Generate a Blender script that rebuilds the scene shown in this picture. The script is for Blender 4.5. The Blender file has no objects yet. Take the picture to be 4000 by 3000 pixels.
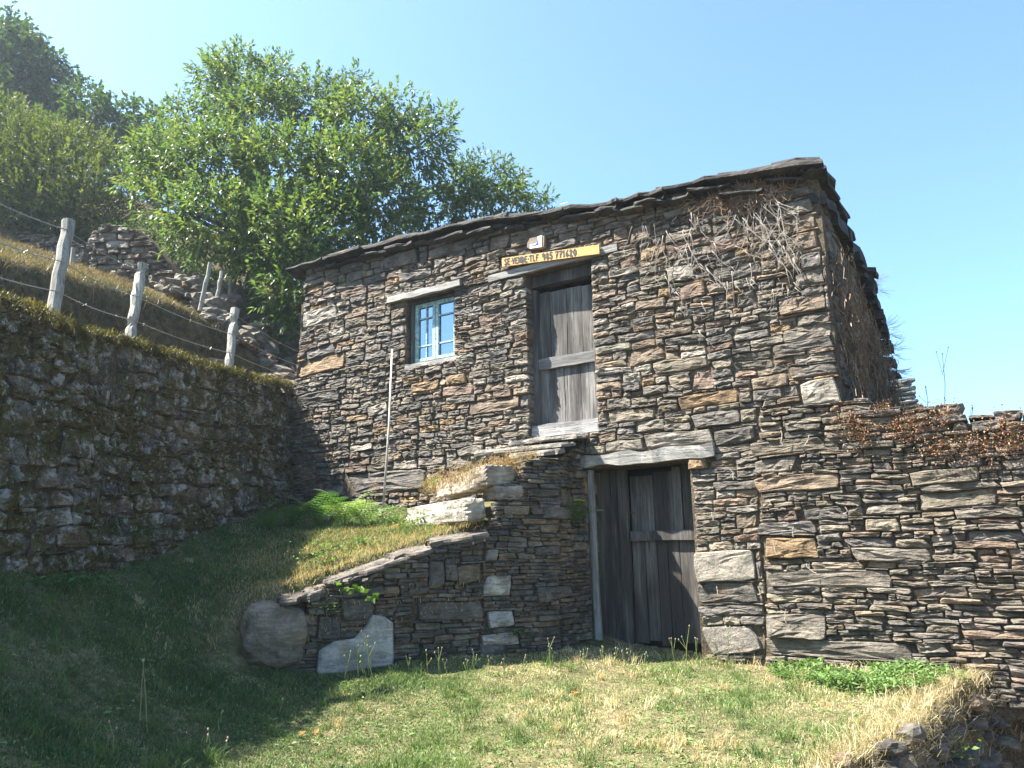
import bpy, math, random
import numpy as np
from mathutils import Vector, Matrix, noise

# ------------------------------------------------------------------ camera, sky, sun, exposure
scene = bpy.context.scene
COL = scene.collection
FPX = 3000.0                      # focal length in pixels of the 4000 px wide picture
PITCH = math.atan(650 / FPX)
ROLL = math.radians(-1.0)
CAM = np.array([0, 0, 0.95])
SUN_EL, SUN_AZ = math.radians(54), math.atan2(-1.0, 0.0)    # azimuth measured from +Y towards +X

cam_data = bpy.data.cameras.new('camera')
cam_data.sensor_width = 36
cam_data.lens = FPX / 4000 * 36
cam_data.clip_start = 0.05
cam_data.clip_end = 3000
cam = bpy.data.objects.new('camera', cam_data)
COL.objects.link(cam)
ROT = Matrix.Rotation(math.pi / 2 + PITCH, 3, 'X') @ Matrix.Rotation(ROLL, 3, 'Z')
cam.matrix_world = Matrix.Translation(Vector(CAM)) @ ROT.to_4x4()
scene.camera = cam
RNP = np.array(ROT)

world = bpy.data.worlds.new('World')
scene.world = world
world.use_nodes = True
wn = world.node_tree
bg = wn.nodes['Background']
sky = wn.nodes.new('ShaderNodeTexSky')
sky.sky_type = 'NISHITA'
sky.sun_disc = False
sky.sun_elevation = SUN_EL
sky.sun_rotation = SUN_AZ
sky.altitude = 300
sky.air_density = 1.0
sky.dust_density = 2.2
sky.ozone_density = 0.9
hue = wn.nodes.new('ShaderNodeMix'); hue.data_type = 'RGBA'; hue.blend_type = 'MULTIPLY'     # the camera's cyan rendering of a clear sky
hue.inputs[0].default_value = 1.0
hue.inputs[7].default_value = (0.80, 1.04, 1.17, 1)
wn.links.new(sky.outputs[0], hue.inputs[6])
wn.links.new(hue.outputs[2], bg.inputs[0])
bg.inputs[1].default_value = 0.072

sun_data = bpy.data.lights.new('sun', 'SUN')
sun_data.energy = 5.0
sun_data.angle = math.radians(0.55)
sun_data.color = (1.0, 0.93, 0.82)
sun = bpy.data.objects.new('sun', sun_data)
COL.objects.link(sun)
SDIR = Vector((math.sin(SUN_AZ) * math.cos(SUN_EL), math.cos(SUN_AZ) * math.cos(SUN_EL), math.sin(SUN_EL)))
sun.rotation_euler = SDIR.to_track_quat('Z', 'Y').to_euler()
sun.location = (-20, 1, 30)

vs = scene.view_settings
vs.view_transform = 'Standard'
vs.look = 'None'
vs.exposure = 2.25
vs.gamma = 1.0
vs.use_curve_mapping = False

# ------------------------------------------------------------------ helpers: objects, meshes
RND = random.Random(7)
WLOC = {}

def thing(name, loc, label, cat, group=None):
    o = bpy.data.objects.new(name, None)
    COL.objects.link(o)
    o.location = loc
    o.empty_display_size = 0.2
    WLOC[o.name] = Vector(loc)
    o['label'] = label
    o['category'] = cat
    if group: o['group'] = group
    return o

def tag(o, label=None, cat=None, group=None, kind=None):
    if label: o['label'] = label
    if cat: o['category'] = cat
    if group: o['group'] = group
    if kind: o['kind'] = kind
    return o

def link(name, me, mat, parent=None, loc=(0, 0, 0)):
    o = bpy.data.objects.new(name, me)
    COL.objects.link(o)
    o.location = loc
    WLOC[o.name] = Vector(loc)
    if mat and not me.materials: me.materials.append(mat)
    if parent:
        o.parent = parent
        o.matrix_parent_inverse = Matrix.Translation(-WLOC[parent.name])
    return o

def shade(me, smooth):
    me.polygons.foreach_set('use_smooth', [smooth] * len(me.polygons))

def set_tint(me, cols):
    a = me.color_attributes.new('tint', 'FLOAT_COLOR', 'POINT')
    c = np.ones((len(me.vertices), 4), dtype=np.float32)
    c[:, :3] = cols
    a.data.foreach_set('color', c.ravel())

def mesh_np(name, V, F, cols=None, smooth=True):
    V = np.ascontiguousarray(V, dtype=np.float32)
    F = np.ascontiguousarray(F, dtype=np.int32)
    m, k = F.shape
    me = bpy.data.meshes.new(name)
    me.vertices.add(len(V)); me.vertices.foreach_set('co', V.ravel())
    me.loops.add(m * k); me.loops.foreach_set('vertex_index', F.ravel())
    me.polygons.add(m); me.polygons.foreach_set('loop_start', np.arange(0, m * k, k, dtype=np.int32))
    me.update(calc_edges=True)
    shade(me, smooth)
    if cols is not None: set_tint(me, cols)
    return me

class MB:
    """collects verts and faces of one mesh"""
    def __init__(self): self.v, self.f, self.c = [], [], []
    def add(self, vs_, fs, col=(0.5, 0.5, 0.5)):
        b = len(self.v)
        self.v += [tuple(p) for p in vs_]
        self.f += [tuple(i + b for i in q) for q in fs]
        self.c += [tuple(col)] * len(vs_)
    def box(self, c, ax, ay, az, col=(0.5, 0.5, 0.5), jit=0, rng=RND):
        c, ax, ay, az = Vector(c), Vector(ax), Vector(ay), Vector(az)
        vs_ = []
        for i, j, k in ((-1, -1, -1), (1, -1, -1), (1, 1, -1), (-1, 1, -1), (-1, -1, 1), (1, -1, 1), (1, 1, 1), (-1, 1, 1)):
            p = c + ax * i + ay * j + az * k
            if jit: p += Vector((rng.uniform(-jit, jit), rng.uniform(-jit, jit), rng.uniform(-jit, jit)))
            vs_.append(p)
        fs = ((0, 3, 2, 1), (4, 5, 6, 7), (0, 1, 5, 4), (1, 2, 6, 5), (2, 3, 7, 6), (3, 0, 4, 7))
        if ax.cross(ay).dot(az) < 0: fs = [q[::-1] for q in fs]
        self.add(vs_, fs, col)
    def tube(self, pts, rad, n=6, col=(0.5, 0.5, 0.5), cap=True):
        pts = [Vector(p) for p in pts]
        if not isinstance(rad, (list, tuple)): rad = [rad] * len(pts)
        vs_, fs = [], []
        ref = Vector((0, 0, 1))
        for i, p in enumerate(pts):
            d = (pts[min(i + 1, len(pts) - 1)] - pts[max(i - 1, 0)])
            d = d.normalized() if d.length > 1e-9 else Vector((0, 0, 1))
            r = ref if abs(d.dot(ref)) < 0.95 else Vector((1, 0, 0))
            a = d.cross(r).normalized(); b = d.cross(a)
            for k in range(n):
                t = 2 * math.pi * k / n
                vs_.append(p + (a * math.cos(t) + b * math.sin(t)) * rad[i])
        for i in range(len(pts) - 1):
            for k in range(n):
                fs.append((i * n + k, i * n + (k + 1) % n, (i + 1) * n + (k + 1) % n, (i + 1) * n + k))
        if cap:
            fs.append(tuple(range(n - 1, -1, -1)))
            fs.append(tuple((len(pts) - 1) * n + k for k in range(n)))
        self.add(vs_, fs, col)
    def build(self, name, mat, parent=None, smooth=False, origin=None, kind=None):
        if origin is None: origin = Vector((0, 0, 0))
        elif origin == 'mid':
            a = np.array(self.v); m = (a.min(0) + a.max(0)) / 2
            origin = Vector(m)
        me = bpy.data.meshes.new(name)
        me.from_pydata([Vector(p) - origin for p in self.v], [], self.f)
        shade(me, smooth)
        set_tint(me, np.array(self.c))
        o = link(name, me, mat, parent, origin)
        if kind: o['kind'] = kind
        return o

def fnoise(p, oct_=3):
    return noise.fractal(Vector(p), 0.6, 2.1, oct_)

# ------------------------------------------------------------------ pixel rays and wall planes
def ray(px, py):
    return RNP @ np.array([(px - 2000) / FPX, -(py - 1500) / FPX, -1.0])
def at_y(px, py, y):
    d = ray(px, py); return CAM + d * (y / d[1])
def at_z(px, py, z):
    d = ray(px, py); return CAM + d * ((z - CAM[2]) / d[2])

class Frame:
    """a wall plane: s runs along it, v up it, off stands out of it"""
    def __init__(self, origin, T, lean=0.0):
        self.o = np.array(origin, float)
        T = np.array([T[0], T[1], 0.0]); self.T = T / np.linalg.norm(T)
        N = np.array([self.T[1], -self.T[0], 0.0])
        U = np.array([0, 0, 1.0]) - lean * N
        self.U = U / np.linalg.norm(U)
        self.N = np.cross(self.T, self.U)
        if self.N @ N < 0: self.N = -self.N
    def uv(self, px, py, off=0.0):
        d = ray(px, py)
        t = ((self.o + self.N * off - CAM) @ self.N) / (d @ self.N)
        p = CAM + d * t - self.o
        return float(p @ self.T), float(p @ self.U)
    def w(self, s, v, off=0.0):
        return Vector(self.o + self.T * s + self.U * v + self.N * off)

P0 = at_z(2500, 2545, 0.0)
FA = Frame(P0, (0.842, -0.539))                       # front of the cottage, and the wall to its right
TA, NA = Vector(FA.T), Vector(FA.N)
Z = Vector((0, 0, 1))
rc = FA.w(2.0, 0)
SI = Frame(rc, (-FA.N[0], -FA.N[1]))                  # right side of the cottage, s runs to the back
if SI.N @ FA.T < 0: SI.N = -SI.N
ra = np.array(FA.w(-0.52, 0, 0.58)); la = at_y(915, 2600, 6.35)
ra[2] = la[2] = 0
RA = Frame(ra, ra - la)                               # face of the ramp, s = 0 at its right corner
RLEN = float(np.linalg.norm(ra - la))
mo0 = np.array([-3.46, 5.3, 0.84]); mo1 = np.array([-2.80, 10.2, 0.84])
MO = Frame(mo0, mo1 - mo0, lean=0.13)                 # mossy wall on the left, s runs away from the camera

def tps(pts):
    P = np.array([p[:2] for p in pts], float); z = np.array([p[2] for p in pts], float)
    n = len(P)
    def U(r2): return np.where(r2 > 1e-12, r2 * np.log(np.maximum(r2, 1e-12)), 0)
    K = U(((P[:, None] - P[None]) ** 2).sum(-1)) + np.eye(n) * 0.02
    A = np.zeros((n + 3, n + 3)); A[:n, :n] = K; A[:n, n] = A[n, :n] = 1; A[:n, n + 1:] = P; A[n + 1:, :n] = P.T
    w = np.linalg.solve(A, np.concatenate([z, np.zeros(3)]))
    def f(x, y):
        x = np.asarray(x, float); y = np.asarray(y, float)
        out = w[n] + w[n + 1] * x + w[n + 2] * y
        for i in range(n): out = out + w[i] * U((x - P[i, 0]) ** 2 + (y - P[i, 1]) ** 2)
        return out
    return f

def inside(poly, x, y):
    r = np.zeros(np.shape(x), bool); n = len(poly)
    for i in range(n):
        x0, y0 = poly[i]; x1, y1 = poly[(i + 1) % n]
        if y0 == y1: continue
        c = ((y0 > y) != (y1 > y)) & (x < (x1 - x0) * (y - y0) / (y1 - y0) + x0)
        r ^= c
    return r

def sstep(a, b, x):
    t = np.clip((np.asarray(x, float) - a) / (b - a), 0, 1); return t * t * (3 - 2 * t)

def nz2(x, y, sc, seed=0):
    """cheap smooth value noise, vectorised, -1..1"""
    x = np.asarray(x, float) * sc + seed * 17.3; y = np.asarray(y, float) * sc + seed * 9.1
    xi = np.floor(x).astype(np.int64); yi = np.floor(y).astype(np.int64)
    fx = x - xi; fy = y - yi; fx = fx * fx * (3 - 2 * fx); fy = fy * fy * (3 - 2 * fy)
    def h(a, b):
        n = (a * 374761393 + b * 668265263 + seed * 1442695) & 0xffffffff
        n = ((n ^ (n >> 13)) * 1274126177) & 0xffffffff
        return ((n ^ (n >> 16)) & 0xffff) / 32767.5 - 1
    return (h(xi, yi) * (1 - fx) + h(xi + 1, yi) * fx) * (1 - fy) + (h(xi, yi + 1) * (1 - fx) + h(xi + 1, yi + 1) * fx) * fy

# ------------------------------------------------------------------ materials
def mat_new(name):
    m = bpy.data.materials.new(name); m.use_nodes = True
    nt = m.node_tree
    return m, nt, nt.nodes['Principled BSDF'], nt.nodes['Material Output']

def nd(nt, t, **kw):
    n = nt.nodes.new(t)
    for k, v in kw.items(): setattr(n, k, v)
    return n

def noise_node(nt, vec, scale, detail=4, rough=0.6):
    n = nd(nt, 'ShaderNodeTexNoise')
    n.inputs['Scale'].default_value = scale; n.inputs['Detail'].default_value = detail; n.inputs['Roughness'].default_value = rough
    if vec is not None: nt.links.new(vec, n.inputs['Vector'])
    return n.outputs['Fac']

def ramp_node(nt, fac, a, b, lo=0.0, hi=1.0):
    n = nd(nt, 'ShaderNodeMapRange'); n.interpolation_type = 'SMOOTHSTEP'
    n.inputs[1].default_value = a; n.inputs[2].default_value = b; n.inputs[3].default_value = lo; n.inputs[4].default_value = hi
    nt.links.new(fac, n.inputs[0]); return n.outputs[0]

def mix_node(nt, fac, a, b, mode='MIX'):
    n = nd(nt, 'ShaderNodeMix', data_type='RGBA', blend_type=mode)
    for sock, val in ((n.inputs[0], fac), (n.inputs[6], a), (n.inputs[7], b)):
        if hasattr(val, 'is_linked') or hasattr(val, 'links'): nt.links.new(val, sock)
        elif isinstance(val, (int, float)): sock.default_value = val
        else: sock.default_value = (*val, 1)
    return n.outputs[2]

def math_node(nt, op, a, b):
    n = nd(nt, 'ShaderNodeMath', operation=op)
    for sock, val in ((n.inputs[0], a), (n.inputs[1], b)):
        if isinstance(val, (int, float)): sock.default_value = val
        else: nt.links.new(val, sock)
    return n.outputs[0]

def pos_scaled(nt, sc, rotz=0.0):
    g = nd(nt, 'ShaderNodeNewGeometry'); m = nd(nt, 'ShaderNodeMapping')
    m.inputs['Scale'].default_value = sc; src = g.outputs['Position']
    if rotz:
        r = nd(nt, 'ShaderNodeVectorRotate', rotation_type='Z_AXIS'); r.inputs['Angle'].default_value = rotz
        nt.links.new(src, r.inputs['Vector']); src = r.outputs[0]
    nt.links.new(src, m.inputs['Vector']); return m.outputs[0]

def gray(nt, v):
    n = nd(nt, 'ShaderNodeCombineColor')
    for i in range(3): nt.links.new(v, n.inputs[i])
    return n.outputs[0]

def bump_into(nt, bsdf, h, dist, strength=1.0):
    b = nd(nt, 'ShaderNodeBump'); b.inputs['Distance'].default_value = dist; b.inputs['Strength'].default_value = strength
    nt.links.new(h, b.inputs['Height']); nt.links.new(b.outputs[0], bsdf.inputs['Normal'])

def stone_material(name, moss=0.0, lichen=0.35, lam=1.0, gran=0.0):
    m, nt, bs, out = mat_new(name)
    att = nd(nt, 'ShaderNodeAttribute', attribute_name='tint').outputs['Color']
    p = pos_scaled(nt, (1, 1, 1)); pl = pos_scaled(nt, (5, 5, 26))
    v1 = ramp_node(nt, noise_node(nt, p, 7, 5), 0.25, 0.75, 0.55, 1.45)
    c = mix_node(nt, 1.0, att, gray(nt, v1), 'MULTIPLY')
    v2 = ramp_node(nt, noise_node(nt, pl, 1.6, 4), 0.3, 0.7, 0.72, 1.28)
    c = mix_node(nt, 1.0, c, gray(nt, v2), 'MULTIPLY')
    rust = ramp_node(nt, noise_node(nt, p, 3.3, 4), 0.58, 0.76, 0, 0.42)
    c = mix_node(nt, rust, c, (0.26, 0.15, 0.065))
    li = ramp_node(nt, noise_node(nt, p, 34, 3), 0.58, 0.72, 0, lichen)
    c = mix_node(nt, li, c, (0.36, 0.335, 0.285))
    dk = ramp_node(nt, noise_node(nt, p, 55, 3), 0.52, 0.72, 0, 0.32)
    c = mix_node(nt, dk, c, (0.035, 0.034, 0.032))
    if gran:
        sp = ramp_node(nt, noise_node(nt, p, 150, 2), 0.45, 0.6, 0, gran)
        c = mix_node(nt, sp, c, (0.42, 0.40, 0.37))
    if moss:
        mk = noise_node(nt, p, 2.3, 6, 0.65)
        mk = ramp_node(nt, mk, 0.50 - 0.1 * moss, 0.60 - 0.06 * moss, 0, 0.95)
        mc = mix_node(nt, noise_node(nt, p, 20, 3), (0.030, 0.028, 0.008), (0.115, 0.092, 0.026))
        c = mix_node(nt, mk, c, mc)
        wl = ramp_node(nt, noise_node(nt, p, 7.5, 6, 0.7), 0.52, 0.62, 0, 0.85)
        c = mix_node(nt, wl, c, (0.34, 0.33, 0.31))
        w2 = ramp_node(nt, noise_node(nt, p, 23, 4), 0.60, 0.68, 0, 0.7)
        c = mix_node(nt, w2, c, (0.42, 0.42, 0.41))
    nt.links.new(c, bs.inputs['Base Color'])
    bs.inputs['Roughness'].default_value = 0.78
    bs.inputs['Specular IOR Level'].default_value = 0.35
    h = math_node(nt, 'ADD', math_node(nt, 'MULTIPLY', noise_node(nt, p, 26, 6, 0.7), 1.0),
                  math_node(nt, 'MULTIPLY', noise_node(nt, pl, 2.2, 4), lam))
    bump_into(nt, bs, h, 0.019)
    return m

M_STONE = stone_material('schist', lichen=0.22)
M_MOSS = stone_material('mossy_stone', moss=0.8, lichen=0.3)
M_RAMP = stone_material('ramp_schist', moss=0.0, lichen=0.25)
M_GRAN = stone_material('granite', lichen=0.1, lam=0.0, gran=0.35)
M_BOULDER = stone_material('boulder_stone', lichen=0.18, lam=0.0, gran=0.12)
M_SLATE = stone_material('roof_slate', lichen=0.07, lam=1.4)

def earth_material(name, a, b, scale, bump=0.03):
    m, nt, bs, out = mat_new(name)
    p = pos_scaled(nt, (1, 1, 1))
    f = ramp_node(nt, noise_node(nt, p, scale, 6), 0.3, 0.7)
    c = mix_node(nt, f, a, b)
    d = ramp_node(nt, noise_node(nt, p, scale * 9, 4), 0.3, 0.7, 0.6, 1.35)
    c = mix_node(nt, 1.0, c, gray(nt, d), 'MULTIPLY')
    nt.links.new(c, bs.inputs['Base Color']); bs.inputs['Roughness'].default_value = 0.95
    bs.inputs['Specular IOR Level'].default_value = 0.1
    bump_into(nt, bs, noise_node(nt, p, scale * 12, 6, 0.7), bump)
    return m

M_CORE = earth_material('wall_core', (0.085, 0.068, 0.048), (0.16, 0.13, 0.095), 5)
M_LAWN = earth_material('lawn_soil', (0.085, 0.088, 0.040), (0.19, 0.155, 0.09), 1.6)
M_HILL = earth_material('hill_soil', (0.060, 0.045, 0.024), (0.12, 0.09, 0.045), 1.2, 0.06)
M_PATH = earth_material('path_soil', (0.16, 0.12, 0.08), (0.26, 0.21, 0.15), 1.5)
M_FAR = earth_material('far_land', (0.035, 0.05, 0.018), (0.08, 0.085, 0.035), 0.05, 0.5)

def wood_material(name, grain, rotz=0.0, stain=0.6, c0=(0.115, 0.112, 0.112), c1=(0.30, 0.295, 0.29)):
    m, nt, bs, out = mat_new(name)
    att = nd(nt, 'ShaderNodeAttribute', attribute_name='tint').outputs['Color']
    g = pos_scaled(nt, grain, rotz); p = pos_scaled(nt, tuple(0.5 + 0.09 * q for q in grain), rotz)
    f = ramp_node(nt, noise_node(nt, g, 1.0, 6, 0.7), 0.28, 0.72)
    c = mix_node(nt, f, c0, c1)
    c = mix_node(nt, 1.0, c, att, 'MULTIPLY')
    s = ramp_node(nt, noise_node(nt, p, 0.9, 4), 0.40, 0.62, 0, stain)
    c = mix_node(nt, s, c, (0.030, 0.026, 0.024))
    crack = ramp_node(nt, noise_node(nt, g, 2.3, 3), 0.60, 0.68, 0, 0.7)
    c = mix_node(nt, crack, c, (0.02, 0.018, 0.016))
    nt.links.new(c, bs.inputs['Base Color']); bs.inputs['Roughness'].default_value = 0.75
    bs.inputs['Specular IOR Level'].default_value = 0.3
    h = math_node(nt, 'SUBTRACT', noise_node(nt, g, 1.4, 6, 0.7), crack)
    bump_into(nt, bs, h, 0.006)
    return m

AT = math.atan2(-FA.T[1], FA.T[0])
M_WOODV = wood_material('weathered_planks', (45, 45, 2.0), stain=0.85)
M_WOODH = wood_material('weathered_beam', (2.2, 45, 45), AT, stain=0.3, c0=(0.17, 0.165, 0.155), c1=(0.42, 0.405, 0.38))
M_POST = wood_material('split_post', (40, 40, 2.0), stain=0.2, c0=(0.19, 0.18, 0.155), c1=(0.40, 0.385, 0.335))

def plain(name, col, rough=0.6, spec=0.4, metal=0.0, var=0.15, scale=12):
    m, nt, bs, out = mat_new(name)
    p = pos_scaled(nt, (1, 1, 1))
    v = ramp_node(nt, noise_node(nt, p, scale, 5), 0.25, 0.75, 1 - var, 1 + var)
    nt.links.new(mix_node(nt, 1.0, col, gray(nt, v), 'MULTIPLY'), bs.inputs['Base Color'])
    bs.inputs['Roughness'].default_value = rough; bs.inputs['Specular IOR Level'].default_value = spec
    bs.inputs['Metallic'].default_value = metal
    return m

def leaf_material(name, trans=0.45, rough=0.35, spec=0.5, tcol=(1.25, 1.5, 0.45)):
    m, nt, bs, out = mat_new(name)
    att = nd(nt, 'ShaderNodeAttribute', attribute_name='tint').outputs['Color']
    nt.links.new(att, bs.inputs['Base Color'])
    bs.inputs['Roughness'].default_value = rough; bs.inputs['Specular IOR Level'].default_value = spec
    tr = nd(nt, 'ShaderNodeBsdfTranslucent')
    nt.links.new(mix_node(nt, 1.0, att, tcol, 'MULTIPLY'), tr.inputs['Color'])
    mx = nd(nt, 'ShaderNodeMixShader'); mx.inputs[0].default_value = trans
    nt.links.new(bs.outputs[0], mx.inputs[1]); nt.links.new(tr.outputs[0], mx.inputs[2])
    nt.links.new(mx.outputs[0], out.inputs['Surface'])
    return m

M_LEAF = leaf_material('chestnut_leaf', 0.42, 0.40, 0.5, (1.20, 1.34, 0.66))
M_LEAF2 = leaf_material('bush_leaf', 0.35, 0.5, 0.3)
M_GRASS = leaf_material('grass_blade', 0.35, 0.5, 0.25, (1.15, 1.2, 0.6))
M_TWIG = leaf_material('dry_twig', 0.0, 0.8, 0.2)
M_BARK = stone_material('bark', lichen=0.2, lam=0.3)
M_TEAL = plain('teal_paint', (0.29, 0.43, 0.41), 0.7, 0.25, var=0.5, scale=30)
M_WIRE = plain('wire', (0.25, 0.24, 0.23), 0.45, 0.5, 0.7)
M_POLE = plain('pole_grey', (0.42, 0.375, 0.32), 0.6, 0.3, var=0.4, scale=14)
M_BOARD = wood_material('varnished_board', (3, 60, 60), AT, stain=0.06, c0=(0.46, 0.275, 0.095), c1=(0.64, 0.40, 0.15))
M_INK = plain('black_paint', (0.012, 0.011, 0.013), 0.5, 0.4)
M_TILE = plain('white_tile', (0.74, 0.75, 0.78), 0.25, 0.5, var=0.05)
M_BLUE = plain('blue_glaze', (0.03, 0.06, 0.30), 0.25, 0.5)
M_MORTAR = plain('mortar', (0.22, 0.18, 0.14), 0.9, 0.1, var=0.3, scale=40)
M_IRON = plain('rusty_iron', (0.10, 0.055, 0.035), 0.8, 0.2, var=0.4)
mg, nt, bs, out = mat_new('window_glass')
bs.inputs['Base Color'].default_value = (0.02, 0.03, 0.05, 1); bs.inputs['Roughness'].default_value = 0.08
gl = nd(nt, 'ShaderNodeBsdfGlossy'); gl.inputs['Roughness'].default_value = 0.06; gl.inputs['Color'].default_value = (0.40, 0.56, 0.88, 1)
mx = nd(nt, 'ShaderNodeMixShader'); mx.inputs[0].default_value = 0.5
nt.links.new(bs.outputs[0], mx.inputs[1]); nt.links.new(gl.outputs[0], mx.inputs[2]); nt.links.new(mx.outputs[0], out.inputs['Surface'])
M_GLASS = mg

# ------------------------------------------------------------------ stones
TINT = dict(grey=(0.132, 0.114, 0.092), dark=(0.092, 0.082, 0.071), brown=(0.150, 0.113, 0.079), ochre=(0.205, 0.138, 0.074),
            red=(0.142, 0.099, 0.073), pale=(0.215, 0.192, 0.158), olive=(0.140, 0.118, 0.087), blue=(0.112, 0.100, 0.089))

def pick_tint(rng, weights):
    t = rng.random() * sum(w for _, w in weights)
    for k, w in weights:
        t -= w
        if t <= 0: break
    b = rng.uniform(0.75, 1.25); c = TINT[k]
    return tuple(min(0.8, q * b * rng.uniform(0.98, 1.02)) for q in c)

def pack(poly, cw, ch, rng, hs, asp, fixed=(), holes=()):
    """fill a polygon of the wall plane with a random rubble bond; returns (s0, s1, v0, v1, extra)"""
    a = np.array(poly); s0, v0 = a.min(0); s1, v1 = a.max(0)
    ns, nv = int((s1 - s0) / cw) + 1, int((v1 - v0) / ch) + 1
    S, V = np.meshgrid(s0 + (np.arange(ns) + 0.5) * cw, v0 + (np.arange(nv) + 0.5) * ch)
    free = inside(poly, S, V)
    for (a0, a1, b0, b1) in holes: free &= ~((S > a0) & (S < a1) & (V > b0) & (V < b1))
    res = []; jt = np.zeros((nv, ns + 1), bool)
    for (a0, a1, b0, b1, ex) in fixed:
        i0, i1 = int(round((a0 - s0) / cw)), int(round((a1 - s0) / cw)); j0, j1 = int(round((b0 - v0) / ch)), int(round((b1 - v0) / ch))
        i0, j0 = max(i0, 0), max(j0, 0); i1, j1 = min(i1, ns), min(j1, nv)
        if i1 <= i0 or j1 <= j0: continue
        free[j0:j1, i0:i1] = False
        res.append((a0, a1, b0, b1, ex))
    for j in range(nv):
        i = 0
        while i < ns:
            if not free[j, i]: i += 1; continue
            if rng.random() < 0.28: h = rng.choices(hs[0], hs[1])[0]
            else:
                u = 0.5 + 0.85 * noise.noise(Vector((i * cw * 0.55, j * ch * 3.1, 41.0))); acc = 0.0; tot = sum(hs[1])
                for h, wt in zip(*hs):
                    acc += wt / tot
                    if acc >= u: break
            w = max(2, int(h * ch * rng.uniform(*asp) / cw + 0.5))
            run = 0
            while i + run < ns and free[j, i + run] and run < w + 3: run += 1
            if run <= w + 2: w = run if run - w < 3 else w
            w = min(w, run)
            if j and w > 4:
                for _ in range(3):
                    if i + w < ns and w < run and (jt[j - 1, min(i + w, ns)] or jt[j - 1, min(i + w + 1, ns)]): w += -2 if rng.random() < 0.5 else 2
                w = max(2, min(w, run))
            if run <= 6 and (i == 0 or not free[j, i - 1]) and (i + run >= ns or not free[j, i + run]):
                w = run; h = 1
                while h < 9 and j + h < nv and (i == 0 or not free[j + h, i - 1]) and (i + run >= ns or not free[j + h, i + run]): h += 1
            hh = 1
            while hh < h and j + hh < nv and free[j + hh, i:i + w].all(): hh += 1
            free[j:j + hh, i:i + w] = False
            jt[j:j + hh, i] = jt[j:j + hh, i + w] = True
            if w >= 2 or hh >= 2:
                res.append((s0 + i * cw, s0 + (i + w) * cw, v0 + j * ch, v0 + (j + hh) * ch, None))
            i += w
    return res

def stone_outline(s0, s1, v0, v1, rng, gap, lens=0.5):
    """broken block: a skewed quadrilateral with snapped corners and slightly uneven edges"""
    cs, cv = (s0 + s1) / 2, (v0 + v1) / 2
    hs_, hv = max((s1 - s0) / 2 - gap, 0.008), max((v1 - v0) / 2 - gap * 0.6, 0.006)
    def cut(): return rng.random() ** 1.6 * 0.55 * lens
    asp = hs_ / hv
    C = []
    for sx, sy in ((-1, -1), (1, -1), (1, 1), (-1, 1)):
        q = cut()
        if rng.random() < 0.5: C.append((sx * (1 - rng.uniform(0, 0.10)), sy * (1 - q)))
        else: C.append((sx * (1 - min(0.6, q * 1.4 / max(1, asp * 0.5))), sy * (1 - rng.uniform(0, 0.10))))
    rot = rng.uniform(-0.10, 0.10) * (1 if lens > 0.25 else 0.3)
    pts = []
    nl = 4 if asp > 1.4 else 3
    for k in range(4):
        (x0, y0), (x1, y1) = C[k], C[(k + 1) % 4]
        n = nl if k in (0, 2) else 2
        ch = rng.uniform(0.04, 0.22)
        bow = rng.uniform(-0.10, 0.06) * lens
        for i in range(n):
            t = i / n + (ch / n if i == 0 else 0) + rng.uniform(-0.08, 0.08) / n
            t = max(0.02, t)
            x, y = x0 + (x1 - x0) * t, y0 + (y1 - y0) * t
            w = bow * math.sin(math.pi * t)
            if k in (0, 2): y += math.copysign(w + rng.uniform(-0.07, 0.07), y)
            else: x += math.copysign(rng.uniform(-0.05, 0.04), x)
            pts.append((x, y))
        if rng.random() < 0.55:                      # snapped corner
            pts.append((x0 + (x1 - x0) * (1 - ch / n), y0 + (y1 - y0) * (1 - ch / n) * 1.0))
    out_ = []
    for x, y in pts:
        x = max(-1.03, min(1.03, x)); y = max(-1.04, min(1.04, y))
        a, b = x * hs_, y * hv + rot * x * min(hs_, 0.12) * 0.5
        out_.append((cs + a, cv + b))
    return out_, hs_, hv

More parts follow.
